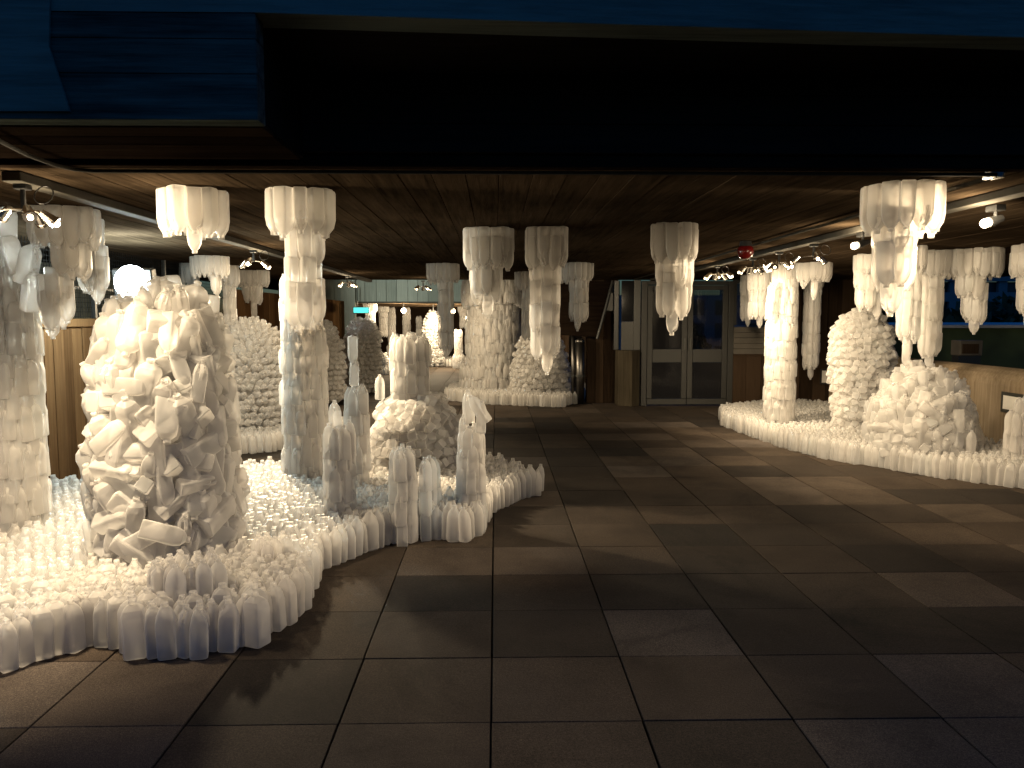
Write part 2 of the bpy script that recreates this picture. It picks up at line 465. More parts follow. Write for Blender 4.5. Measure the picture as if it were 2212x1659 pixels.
# left wall: boards one by one, mesh screen above
XW = -3.95
LW = empty("board_marked_wall", (XW, 8, 0), "low brown board-marked concrete wall at left under the wire mesh", "wall")
y = 4.6
while y < 12.0:
    h = random.uniform(.13, .19)
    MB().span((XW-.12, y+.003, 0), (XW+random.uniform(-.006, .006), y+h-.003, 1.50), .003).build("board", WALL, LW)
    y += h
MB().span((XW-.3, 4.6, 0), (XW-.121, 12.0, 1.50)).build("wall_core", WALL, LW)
MB().span((XW-.32, 4.58, 1.502), (XW+.03, 12.02, 1.58), .006).build("coping", WALL, LW)
SCR = empty("mesh_screen", (XW, 8, 1.58), "dark wire mesh screen standing on the low left wall up to the ceiling", "screen")
mb = MB()
y = 4.62
while y < 12.0:
    mb.box((XW-.02, y, 1.93), (.004, .004, .69)); y += .045
z = 1.60
while z < 2.27:
    mb.box((XW-.025, 8.3, z), (.004, 7.4, .004)); z += .045
o = mb.build("wire_grid", WIRE, SCR); o['kind'] = 'stuff'
for yy in (4.62, 6.3, 8.0, 9.7, 11.98):
    MB().span((XW-.045, yy-.02, 1.582), (XW-.005, yy+.02, HC-.005)).build("post", BLACK, SCR)
MB().span((XW-.05, 4.62, 1.86), (XW-.028, 11.98, 1.885)).build("rail", BLACK, SCR)
# pale wall of the passage behind the screen
PW = MB().span((-6.2, 3.9, 0), (-5.9, 14, 3.1)).build("passage_wall", FARBEAM)
tag(PW, "grey-green concrete wall seen through the wire mesh", "wall")
# taller brown wall farther on
HW = empty("brown_wall", (XW, 16, 0), "tall brown concrete wall at the far left beyond the wire mesh", "wall")
y = 12.05
while y < 21.0:
    h = random.uniform(.28, .36)
    MB().span((XW-.12, y+.003, 0), (XW+random.uniform(-.006, .006), y+h-.003, 2.02), .003).build("board", WALL, HW)
    y += h
# far beam, far ceiling, far walls
YF = 21.2; ZF = 2.0
FB = empty("far_beam", (0, YF, ZF), "grey-green concrete beam crossing the far end of the undercroft", "beam")
x = -5.6
while x < 2.2:
    h = random.uniform(.22, .34)
    MB().span((x+.004, YF+random.uniform(0, .01), ZF), (x+h-.004, YF+.4, 3.0), .003).build("board", FARBEAM, FB)
    x += h
MB().span((-5.6, YF-.05, ZF-.03), (2.2, YF-.012, ZF+.012)).build("pipe", TRUNK, FB)
FC = MB().span((-5.6, YF+.41, ZF), (2.2, 37, ZF+.2)).build("far_ceiling", CEIL); tag(FC, kind='structure')
for k, (yb, zb) in enumerate([(26.0, .05), (30.5, .08)]):
    b = MB().span((-5.6, yb, ZF-zb), (2.2, yb+.35, ZF-.002)).build("ceiling_beam", CEIL)
    tag(b, ["shallow brown crossbeam of the far ceiling, the nearer of two", "shallow brown crossbeam of the far ceiling, the farther of two"][k], "beam", "crossbeams of the far ceiling")
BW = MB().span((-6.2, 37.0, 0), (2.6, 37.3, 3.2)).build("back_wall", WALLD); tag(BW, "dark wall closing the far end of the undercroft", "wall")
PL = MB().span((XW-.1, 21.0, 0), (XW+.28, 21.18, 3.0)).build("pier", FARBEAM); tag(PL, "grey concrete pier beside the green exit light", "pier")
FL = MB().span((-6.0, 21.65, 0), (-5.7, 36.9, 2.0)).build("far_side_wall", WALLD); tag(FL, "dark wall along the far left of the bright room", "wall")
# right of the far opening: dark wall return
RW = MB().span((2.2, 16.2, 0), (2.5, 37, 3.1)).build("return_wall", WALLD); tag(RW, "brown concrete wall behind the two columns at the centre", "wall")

# end wall with the stair panel, pipes, pier, double door
YD = 14.25
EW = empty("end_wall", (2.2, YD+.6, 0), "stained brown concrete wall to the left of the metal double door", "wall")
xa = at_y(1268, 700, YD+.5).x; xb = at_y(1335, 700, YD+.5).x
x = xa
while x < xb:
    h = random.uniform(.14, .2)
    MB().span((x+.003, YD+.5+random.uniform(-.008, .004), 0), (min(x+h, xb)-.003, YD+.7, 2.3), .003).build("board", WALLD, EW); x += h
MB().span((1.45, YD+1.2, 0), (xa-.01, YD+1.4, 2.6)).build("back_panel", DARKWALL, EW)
SP = empty("slanted_panel", (1.6, 15, 1.6), "dark slanted board panel hanging above two steel pipes", "panel")
q = [at_y(u, v, YD+.30) for u, v in [(1180, 606), (1322, 608), (1290, 728), (1180, 722)]]
MB().prism(q, (0, .10, 0)).build("panel_face", SOFFIT, SP)
MB().tube([at_y(u, v, YD+.27) for u, v in [(1324, 606), (1308, 668), (1290, 732)]], .03, 6).build("edge_rail", BLACK, SP)
for k, (u, v0, v1, r) in enumerate([(1238, 716, 812, .035), (1253, 738, 800, .085)]):
    a = at_y(u, v1, YD+.38); b = at_y(u, v0, YD+.38)
    pp = empty("steel_pipe", a, ["thin upright steel pipe under the slanted panel", "fat round-topped steel cylinder under the slanted panel"][k], "pipe", "steel pipes by the end wall")
    a = Vector((a.x, a.y, 0))
    MB().cyl(a, b, r, r, 14).sphere(b, r, (1, 1, .8), 14, 8).build("pipe_body", STEEL, pp, True)
    MB().cyl(a+Vector((0, 0, .5)), a+Vector((0, 0, .54)), r*1.15, None, 14).build("clamp", METAL, pp)
jb = at_y(1316, 652, YD+.45)
JB = MB().box((jb.x, jb.y, jb.z), (.2, .12, .36), None, .02).cyl((jb.x+.05, jb.y, jb.z+.18), (jb.x+.05, jb.y, 2.25), .02).build("junction_box", METAL)
tag(JB, "grey junction box high on the brown wall beside the slanted panel", "box")
# pier with glazed panel
PI_ = empty("concrete_pier", (2.4, YD, 0), "splayed concrete pier carrying a grey glazed panel, left of the double door", "pier")
a0 = at_y(1334, 880, YD+.05).x; a1 = at_y(1381, 880, YD+.05).x; am = at_y(1362, 880, YD).x
zt = at_y(1350, 757, YD).z
MB().prism([(a0, YD+.05, 0), (am, YD-.12, 0), (a1, YD+.05, 0), (a1, YD+.4, 0), (a0, YD+.4, 0)], (0, 0, zt)).build("pier_base", PIERM, PI_)
g0 = at_y(1342, 700, YD+.1).x; g1 = at_y(1368, 700, YD+.1).x
zm = at_y(1350, 695, YD+.1).z
MB().span((g0, YD+.08, zt+.003), (g1, YD+.12, zm)).build("lower_pane", METAL, PI_)
MB().span((g0, YD+.085, zm+.004), (g1, YD+.115, 2.25)).build("upper_pane", DARKGLASS, PI_)
MB().span((g1+.002, YD+.05, zt+.003), (a1, YD+.16, 2.26), .004).build("mullion", METAL, PI_)
MB().span((g0-.10, YD+.3, zt+.003), (g0-.004, YD+.4, 2.26)).build("side_post", BLACK, PI_)
# double door
D = empty("double_door", (3.4, YD, 0), "tall grey metal double door with four wired glass panes", "door")
d0 = at_y(1384, 800, YD).x; d1 = at_y(1582, 800, YD).x; ztop = at_y(1480, 607, YD).z
dm = (d0+d1)/2
def bar(n, a, b, bev=.006): return MB().span(a, b, bev).build(n, FRAME, D)
bar("frame_post", (d0, YD-.04, 0), (d0+.10, YD+.08, ztop)); bar("frame_post", (d1-.10, YD-.04, 0), (d1, YD+.08, ztop))
bar("frame_head", (d0+.102, YD-.035, ztop-.07), (d1-.102, YD+.075, ztop))
zr0 = at_y(1430, 783, YD).z; zr1 = at_y(1430, 754, YD).z
for s, (l, r_) in enumerate([(d0+.105, dm-.004), (dm+.004, d1-.105)]):
    leaf = bar("door_leaf", (l, YD-.02, .02), (r_, YD+.03, .13))
    for nm, a, b in [("stile", (l, YD-.021, .132), (l+.095, YD+.03, ztop-.075)), ("stile", (r_-.095, YD-.021, .132), (r_, YD+.03, ztop-.075)),
                     ("mid_rail", (l+.097, YD-.018, zr0), (r_-.097, YD+.028, zr1)), ("top_rail", (l+.097, YD-.018, ztop-.16), (r_-.097, YD+.028, ztop-.077))]:
        MB().span(a, b, .005).build(nm, FRAME, leaf)
    for (z0, z1) in [(.132, zr0-.002), (zr1+.002, ztop-.162)]:
        MB().span((l+.098, YD+.004, z0), (r_-.098, YD+.012, z1)).build("pane", CLEAR if z0 > .5 and s == 1 else DARKGLASS, leaf)
        mb = MB(); xx = l+.12
        while xx < r_-.1: mb.box((xx, YD-.001, (z0+z1)/2), (.0025, .0025, z1-z0)); xx += .045
        zz = z0+.03
        while zz < z1: mb.box(((l+r_)/2, YD-.003, zz), (r_-l-.2, .0025, .0025)); zz += .045
        w_ = mb.build("wire_grid", WIRE, leaf); w_['kind'] = 'stuff'
    MB().span(((r_-.06) if s == 0 else (l+.03), YD-.06, 1.0), ((r_-.03) if s == 0 else (l+.06), YD-.022, 1.22), .004).build("handle", METAL, leaf)
# right of the door: window with pale band and brown boards below
RWALL = empty("window_wall", (5, YD, 0), "end wall right of the door: small window, pale boarded band, brown boards below", "wall")
e0 = d1+.004; e1 = at_y(1760, 800, YD).x
z1_ = at_y(1620, 765, YD).z; z2_ = at_y(1620, 703, YD).z
x = e0
while x < e1:
    h = random.uniform(.22, .3)
    MB().span((x+.003, YD+.02+random.uniform(-.006, .006), 0), (min(x+h, e1)-.003, YD+.2, z1_-.03), .003).build("board", WALLD, RWALL); x += h
z = z1_
while z < z2_-.03:
    MB().span((e0, YD+random.uniform(-.004, .004), z), (e1, YD+.15, z+.095), .004).build("board", PALE, RWALL); z += .099
MB().span((e0, YD-.02, z1_-.028), (e1, YD+.16, z1_-.003)).build("sill", WALLD, RWALL)
win = MB().span((e0, YD+.0, z2_+.002), (e0+.05, YD+.1, 2.27)).build("window_frame", FRAME, RWALL)
w1_ = at_y(1690, 700, YD).x
MB().span((w1_, YD+.0, z2_+.002), (w1_+.06, YD+.1, 2.27)).build("window_post", FRAME, win)
MB().span((e0+.052, YD+.02, 2.2), (w1_-.002, YD+.09, 2.27)).build("window_head", FRAME, win)
MB().span((e0+.052, YD+.04, z2_+.003), (w1_-.002, YD+.05, 2.198)).build("pane", CLEAR, win)
# dark brown pier between window and the open side
BP = empty("brown_pier", (5.5, YD, 0), "broad dark brown concrete pier behind the egg-shaped bottle mound", "pier")
x = w1_+.062; xe = at_y(1885, 800, YD).x
while x < xe:
    h = random.uniform(.2, .27)
    MB().span((x+.003, YD-.1+random.uniform(-.006, .006), 0), (min(x+h, xe)-.003, YD+.25, 2.27), .003).build("board", WALLD, BP); x += h
NP = empty("framed_notice", at_y(1782, 815, YD-.14), "small white framed notice low on the dark brown pier", "notice", "framed notices on the walls")
a = at_y(1772, 830, YD-.13); b = at_y(1796, 797, YD-.13)
MB().span((a.x, a.y-.01, a.z), (b.x, a.y+.02, b.z)).build("frame", BLACK, NP)
MB().span((a.x+.02, a.y-.018, a.z+.03), (b.x-.02, a.y-.011, b.z-.03)).build("sheet", PAPER, NP)

# parapet on the right with rounded coping
XP = 6.0; ZP = .985
PP = empty("parapet", (XP, 9, 0), "thick concrete parapet with rounded top along the right edge of the terrace", "parapet")
def para_profile(y, r=.20):
    pts = [(XP, y, .03), (XP, y, ZP-r)]
    for k in range(1, 9):
        a = PI - k*PI/9
        pts.append((XP+r+.05+(r+.05)*math.cos(a), y, ZP-r+r*math.sin(a)))
    pts += [(XP+2*r+.1, y, ZP-r), (XP+2*r+.1, y, .03)]
    return pts
ys = [2.0, 6.2, at_x(1950, 820, XP).y, YD-.12]
for a, b in zip(ys, ys[1:]):
    MB().prism(para_profile(a+.012), (0, b-a-.024, 0)).build("panel", PARA, PP, False)
MB().span((XP+.03, 2, .02), (XP+.4, YD-.12, ZP-.22)).build("core", BLACK, PP)
MB().span((XP-.012, 2, 0), (XP-.002, YD-.12, .028)).build("plinth", BLACK, PP)
NB = empty("framed_notice", (XP-.01, 8.3, .7), "white notice in a grey metal frame on the parapet at the right edge", "notice", "framed notices on the walls")
ya = at_x(2166, 850, XP).y; yb = at_x(2240, 850, XP).y
za = at_x(2170, 890, XP).z; zb = at_x(2170, 846, XP).z
MB().span((XP-.02, yb, za), (XP-.003, ya, zb), .003).build("frame", METAL, NB)
MB().span((XP-.025, yb+.05, za+.04), (XP-.021, ya-.05, zb-.04)).build("sheet", PAPER, NB)

# ------------------------------------------------------------------ outside, beyond the parapet
GZ = -5.0
GROUND = MB().span((-3000, -500, GZ-.5), (3000, 4500, GZ)).build("ground", plain("dusk_grass", (.03, .035, .025), .9, noise=.4, nscale=.2)); tag(GROUND, kind='structure')
WATER = MB().span((60, 250, GZ+.004), (1500, 520, GZ+.02)).build("river", plain("river_water", (.02, .03, .04), .12)); tag(WATER, kind='structure')
OB = empty("office_building", (60, 84, GZ), "long pale office building with rows of dark windows seen beyond the parapet", "building")
BLD = plain("pale_render", (.13, .145, .16), .7, noise=.1, nscale=.3)
bx0, bx1, by = 26, 86, 80
# wall as piers and bands round real openings
zs = [GZ, -1.2, .9, 3.0]
fl = 2.05
z = GZ
while z < 5.2:
    MB().span((bx0, by, z), (bx1, by+.5, z+.95)).build("spandrel", BLD, OB)
    z += 2.05
MB().span((bx0, by-.2, 5.25), (bx1, by+.6, 6.3)).build("cornice", BLD, OB)
xw = bx0; pier_me = None
mbp = []
while xw < bx1:
    MB().span((xw, by+.01, GZ), (xw+.9, by+.45, 5.24)).build("pier", BLD, OB); xw += 2.5
MB().span((bx0, by+.5, GZ), (bx1, by+12, 5.2)).build("interior", BLACK, OB)
OB2 = empty("apartment_block", (10, 70, GZ), "dim block behind the door glass with a flat roof against blue sky", "building")
MB().span((8, 70, GZ), (25, 82, 3.55)).build("wall", BLD, OB2)
for i in range(6):
    for j in range(4):
        MB().span((8.6+i*2.7, 69.95, GZ+.8+j*2.0), (10.3+i*2.7, 69.99, GZ+2.1+j*2.0)).build("window", BLACK, OB2)
LEAF = plain("dark_leaves", (.035, .055, .02), .8, noise=.4, nscale=1.5)
BARK = plain("bark", (.06, .045, .035), .9)
def tree(x, y, h, r, label):
    root = empty("tree", (x, y, GZ), label, "tree", "trees beyond the parapet")
    MB().cyl((x, y, GZ), (x+.2, y, GZ+h*.55), .25, .12, 8).cyl((x+.2, y, GZ+h*.5), (x+r*.5, y, GZ+h*.75), .1, .04, 6).cyl((x+.15, y, GZ+h*.45), (x-r*.5, y, GZ+h*.7), .1, .04, 6).build("trunk", BARK, root)
    n = 2600
    c = RNG.normal(size=(n, 3)); c /= np.linalg.norm(c, axis=1)[:, None]
    lob = RNG.normal(size=(14, 3)); lob /= np.linalg.norm(lob, axis=1)[:, None]
    k = RNG.integers(0, 14, n)
    ctr = lob[k]*.62*np.array([r, r, h*.28]) + c*RNG.uniform(.1, .5, n)[:, None]*r*.8
    ctr += np.array([x, y, GZ+h*.68])
    a = RNG.normal(size=(n, 3))*.17; b = RNG.normal(size=(n, 3))*.17
    V = np.stack([ctr-a, ctr+b, ctr+a, ctr-b], 1).reshape(-1, 3)
    me = mesh_np("crown", V, np.arange(n*4), np.full(n, 4))
    me.materials.append(LEAF)
    co = link("crown", me); co.parent = root
    co.matrix_parent_inverse = parent_matrix(root).inverted()
def mesh_np(name, V, loops, sizes, smooth=False):
    me = bpy.data.meshes.new(name)
    me.vertices.add(len(V)); me.vertices.foreach_set('co', np.ascontiguousarray(V, dtype=np.float32).ravel())
    me.loops.add(len(loops)); me.loops.foreach_set('vertex_index', np.ascontiguousarray(loops, dtype=np.int32))
    st = np.concatenate([[0], np.cumsum(sizes)[:-1]]).astype(np.int32)
    me.polygons.add(len(sizes)); me.polygons.foreach_set('loop_start', st); me.polygons.foreach_set('loop_total', np.asarray(sizes, dtype=np.int32))
    if smooth: me.polygons.foreach_set('use_smooth', np.ones(len(sizes), dtype=bool))
    me.update(calc_edges=True)
    return me
for (u, y, h, r, l) in [(1925, 30, 7.3, 2.6, "leafy dark tree just right of the brown pier beyond the parapet"), (2035, 34, 7.3, 2.9, "broad dark tree seen between the two long stalactites beyond the parapet"),
                        (2120, 29, 7.2, 2.6, "dark tree behind the pale box beyond the parapet"), (2200, 33, 7.4, 3.0, "dark tree at the right edge beyond the parapet"),
                        (1455, 42, 7.6, 2.2, "dark tree glimpsed through the left door pane")]:
    p = at_y(u, 690, y)
    tree(p.x, y, h, r, l)
PV = empty("pavilion", (17, 20, GZ), "made-up low flat-roofed pavilion beyond the parapet, its pale roof catching the blue sky", "building")  # invented block; its roof catches sky light to give a blue strip
MB().span((9.0, 17.2, 1.36), (26, 26, 1.43), .01).build("roof", plain("pale_roof", (.32, .34, .36), .8), PV)
MB().span((9.2, 17.4, GZ), (25.8, 25.8, 1.355)).build("wall", LEAF, PV)
kb = at_y(2088, 752, 14.0)
KB = empty("kiosk", (kb.x, 14, GZ), "small pale kiosk standing outside beyond the parapet", "kiosk")
MB().span((kb.x-.2, 13.9, GZ), (kb.x+.2, 14.1, kb.z-.13)).build("post", BLACK, KB)
MB().span((kb.x-.2, 13.85, kb.z-.128), (kb.x+.2, 14.15, kb.z+.14), .01).build("cabinet", PALE, KB)
MB().span((kb.x-.17, 13.835, kb.z-.09), (kb.x+.12, 13.848, kb.z+.08)).build("panel", WALLD, KB)

# ------------------------------------------------------------------ milk bottles
KIND = {'jug': (.295, .124), 'six': (.275, .104), 'four': (.252, .084), 'two': (.238, .075), 'pint': (.185, .066)}
def bottle_mesh(name, h, wd, hi=True, kind=0):
    n = 16 if hi else 8
    def ring(rx, ry, z, sq=1.0):
        P = []
        if hi:
            for q in range(4):
                for da in (-38, -13, 13, 38):
                    A = R(45+90*q+da); cc = R(45+90*q)
                    k = .68*sq
                    P.append((rx*(k*math.copysign(1, math.cos(cc)) + (1-k)*math.cos(A)), ry*(k*math.copysign(1, math.sin(cc)) + (1-k)*math.sin(A)), z))
        else:
            for q in range(4):
                for da in (-30, 30):
                    A = R(45+90*q+da); cc = R(45+90*q); k = .6*sq
                    P.append((rx*(k*math.copysign(1, math.cos(cc)) + (1-k)*math.cos(A)), ry*(k*math.copysign(1, math.sin(cc)) + (1-k)*math.sin(A)), z))
        return P
    r = wd/2
    if hi:
        if wd > .1: L = [(.90, 0, 1), (.97, .003, 1), (1.0, .011, 1), (.99, h*.35, 1), (1.0, h*.70, 1), (.96, h*.745, .97), (.80, h*.84, .85), (.50, h*.90, .4), (.34, h*.92, .1), (.32, h*.935, 0), (.36, h*.94, 0), (.36, h*.985, 0), (.30, h, 0)]
        else: L = [(.88, 0, 1), (.97, .004, 1), (1.0, .013, 1), (.985, h*.30, 1), (1.0, h*.60, 1), (.96, h*.68, .95), (.84, h*.79, .85), (.62, h*.875, .6), (.42, h*.92, .2), (.36, h*.935, 0), (.39, h*.945, 0), (.39, h*.985, 0), (.33, h, 0)]
    else:
        L = [(.88, 0, 1), (1.0, .012, 1), (1.0, h*.62, 1), (.82, h*.80, .85), (.40, h*.925, 0), (.38, h, 0)]
    V = []; F = []
    rings = []
    for (f, z, sq) in L:
        P = ring(r*f, r*f*.97, z, sq)
        if kind and hi and h*.57 < z < h*.9:       # waist behind the handle
            P = [(min(px, r*.12) if abs(py) < r*.62 else px*.92 if px > 0 else px, py, pz) for (px, py, pz) in P]
        rings.append([len(V)+i for i in range(n)]); V += P
    for a, b in zip(rings, rings[1:]):
        for k in range(n): F.append((a[k], a[(k+1) % n], b[(k+1) % n], b[k]))
    # base recessed under a rim
    c = len(V); V.append((0, 0, .003)); nb0 = len(F)
    for k in range(n): F.append((rings[0][(k+1) % n], rings[0][k], c))
    nb1 = len(F)
    c = len(V); V.append((0, 0, h*.935))
    for k in range(n): F.append((rings[-1][k], rings[-1][(k+1) % n], c))
    if kind and hi:
        path = [(r*.80, h*.50), (r*.93, h*.60), (r*.93, h*.72), (r*.78, h*.82), (r*.40, h*.885)]
        hw, ht = r*.20, r*.13
        base = []
        for i, (px, pz) in enumerate(path):
            q0 = path[max(i-1, 0)]; q1 = path[min(i+1, len(path)-1)]
            d = Vector((q1[0]-q0[0], 0, q1[1]-q0[1])).normalized(); nn = Vector((d.z, 0, -d.x))
            ids = []
            for (sx, sy) in [(1, 1), (1, -1), (-1, -1), (-1, 1)]:
                ids.append(len(V)); p = Vector((px, 0, pz)) + nn*ht*sx; V.append((p.x, hw*sy, p.z))
            base.append(ids)
        for a, b in zip(base, base[1:]):
            for k in range(4): F.append((a[k], b[k], b[(k+1) % 4], a[(k+1) % 4]))
    me = bpy.data.meshes.new(name)
    me.from_pydata(V, [], F); me.update()
    bm = bmesh.new(); bm.from_mesh(me); bmesh.ops.recalc_face_normals(bm, faces=bm.faces); bm.to_mesh(me); bm.free()
    for p in me.polygons: p.use_smooth = not (nb0 <= p.index < nb1)
    me.set_sharp_from_angle(angle=R(21 if wd > .1 else 34))
    me.materials.append(MILK)
    return me
HI = {k: [bottle_mesh("milk_bottle", *KIND[k], True, 1), bottle_mesh("milk_bottle", *KIND[k], True, 0)] for k in KIND}
HI['pint'] = [HI['pint'][1]]
HI['jug'] = [HI['jug'][1], HI['jug'][1], HI['jug'][0]]
HI['six'] = [HI['six'][1], HI['six'][1], HI['six'][0]]
LO = {}
for k in KIND:
    me = bottle_mesh("low_bottle", *KIND[k], False, 0)
    V = np.array([v.co[:] for v in me.vertices]); loops = np.array([l.vertex_index for l in me.loops]); sizes = np.array([p.loop_total for p in me.polygons])
    LO[k] = (V, loops, sizes); bpy.data.meshes.remove(me)

def joined(name, items, parent, plain_name=None):
    VV = []; LL = []; SS = []; off = 0
    for k, M in items:
        V, l, s = LO[k]
        A = np.array(M)
        VV.append(V @ A[:3, :3].T + A[:3, 3]); LL.append(l+off); SS.append(s); off += len(V)
    me = mesh_np(name, np.concatenate(VV), np.concatenate(LL), np.concatenate(SS), True)
    me.materials.append(MILK)
    o = link(name, me)
    if parent is not None:
        o.parent = parent; o.matrix_parent_inverse = parent_matrix(parent).inverted()
    return o
def mat_for(pos, axis, roll=0.0):
    """bottle at pos (its base), neck towards axis"""
    q = Vector(axis).to_track_quat('Z', 'X').to_matrix().to_4x4()
    return Matrix.Translation(pos) @ q @ Matrix.Rotation(roll, 4, 'Z')
def mat_up(pos, ang, flip=False, tilt=(0, 0)):
    """upright (or hanging) bottle whose handle points to angle ang"""
    M = Matrix.Translation(pos) @ Euler((tilt[0], tilt[1], 0)).to_matrix().to_4x4() @ Matrix.Rotation(ang, 4, 'Z')
    if flip: M = M @ Matrix.Rotation(PI, 4, 'X')
    k = random.uniform(.95, 1.05)
    return M @ Matrix.Diagonal((random.uniform(.96, 1.05), random.uniform(.96, 1.05), k, 1))
stat = {'parts': 0, 'stuff': 0}
def sculpt(name, loc, items, label, cat, group, far=False, cap=300, cut=.0):
    """items: (kind, matrix, outward direction or None)"""
    root = empty(name, loc, label, cat, group)
    inv = Matrix.Translation(-Vector(loc))
    scored, back = [], []
    camp = Vector((0, 0, CAM_H))
    for k, M, n in items:
        p = M.translation
        d = (camp-p)
        f = 1.0 if n is None else Vector(n).normalized().dot(d.normalized())
        if far or f < cut: back.append((k, M))
        else: scored.append((d.length - .6*f, k, M))
    scored.sort(key=lambda t: t[0])
    back += [(k, M) for _, k, M in scored[cap:]]
    for _, k, M in scored[:cap]:
        o = bpy.data.objects.new("bottle", random.choice(HI[k])); col.objects.link(o)
        o.parent = root; o.matrix_basis = inv @ M
    stat['parts'] += min(cap, len(scored)); stat['stuff'] += len(back)
    if back:
        o = joined("bottles", back, root); o['kind'] = 'stuff'
    return root

def jit(a): return random.uniform(-a, a)
def ring_items(cx, cy, z, Rad, kind, flip, phase=0.0, jz=.012, inner=True, sc_=1.0):
    """a ring of upright/hanging bottles whose outer faces touch radius Rad; z = base (upright) or top (hanging)"""
    h, wd = KIND[kind]
    out = []
    rr = Rad - wd*.5
    if rr < wd*.30:
        out.append((kind, mat_up((cx+jit(.004), cy+jit(.004), z), random.uniform(0, 6.28), flip, (jit(.03), jit(.03))), None)); return out
    if rr < wd*.62: n = 3 if rr > wd*.45 else 2
    else: n = max(4, int(2*PI*rr/(wd*.90)))
    base_kind = kind
    for k in range(n):
        kind = random.choice([base_kind, base_kind, base_kind, 'two', 'four']) if base_kind in ('two', 'four') else base_kind
        a = phase + 2*PI*k/n + jit(.05)
        r2 = rr + jit(.006)
        ha = a + random.choice([0, .5, -.5, PI/2, -PI/2, PI/2, -PI/2, PI])
        out.append((kind, mat_up((cx+r2*math.cos(a), cy+r2*math.sin(a), z+jit(jz)), ha, flip, (jit(.025), jit(.025))), (math.cos(a), math.sin(a), 0)))
    kind = base_kind
    if inner and rr > wd*.75:
        out.append((kind, mat_up((cx, cy, z+jit(jz)), 0, flip), (0, 1, 0)))
    return out
STALACTITES = "bottle stalactites hanging from the ceiling"
def stalactite(label, u, v_top, tiers, kind='four', y=None, name="stalactite", far=False):
    """tiers: (v0, v1, width px, sideways px) from the ceiling down, each filled with rings of hanging bottles"""
    if y is None:
        p = at_z(u, v_top, HC)
        wpx = tiers[0][2]
        y = p.y + .5*wpx/1717*p.y*.55
    c = at_y(u, 686, y)
    items = []
    for ti, (v0, v1, wpx, du) in enumerate(tiers):
        x = at_y(u+du, 686, y).x
        Rad = .5*wpx/1717*y
        zt = HC-.002 if ti == 0 else at_y(u, v0, y).z
        zb = at_y(u, v1, y).z
        kd = kind if ti == 0 or wpx > 30 or kind != 'four' else kind
        h, wd = KIND[kd]
        if Rad*2 < wd*1.05 and kd == 'four': kd = 'two'; h, wd = KIND[kd]
        span = zt-zb
        rows = 1 + max(0, math.ceil((span-h*1.08)/(h*.66)))
        step = (span-h)/(rows-1) if rows > 1 else 0
        ph = random.uniform(0, 6.28)
        for r in range(rows):
            z0 = zt - r*step if rows > 1 or ti == 0 else zb+h
            if rows == 1 and ti > 0 and z0 < zt-.0: z0 = max(z0, zb+h)
            if ti == 0: items += ring_items(x, y, z0 - random.uniform(0, .004), Rad, kd, True, ph, .006)
            else: items += ring_items(x, y, z0, Rad*(1.0 if r % 2 == 0 else .965), kd, True, ph + jit(.05), .028)
        # connect to the tier above
    return sculpt(name, (c.x, y, HC), items, label, "stalactite", STALACTITES, far)
COLUMNS = "bottle columns and stalagmites standing on the bottle mats"
def column(label, u, y, tiers, kind='four', name="stalagmite", cat="stalagmite", extra=None, jz=.018, step_f=.62, z0=0.0, cap=300, far=False):
    """tiers: (v_bottom, v_top, width px, sideways px) from the ground up"""
    c = at_y(u, 686, y)
    items = []
    for ti, (v0, v1, wpx, du) in enumerate(tiers):
        x = at_y(u+du, 686, y).x
        Rad = .5*wpx/1717*y
        kd = kind
        h, wd = KIND[kd]
        if Rad*2 < wd*1.05 and kd == 'four': kd = 'two'; h, wd = KIND[kd]
        zb = z0 if ti == 0 else at_y(u, v0, y).z
        zt = at_y(u, v1, y).z
        span = zt-zb
        rows = max(1, round((span-h)/(h*step_f))+1) if span > h*1.2 else 1
        step = (span-h)/(rows-1) if rows > 1 else 0
        ph = random.uniform(0, 6.28)
        for r in range(rows):
            zz = zb + r*step if rows > 1 else zt-h
            if ti == 0 and rows == 1: zz = z0
            items += ring_items(x, y, zz, Rad*(1.0 if r % 2 == 0 else .965), kd, False, ph + (jit(.06) if step_f > .55 else r*.37), jz)
    if extra: items += extra
    return sculpt(name, (c.x, y, 0), items, label, cat, COLUMNS, far, cap)
MOUNDS = "bottle mounds on the bottle mats"
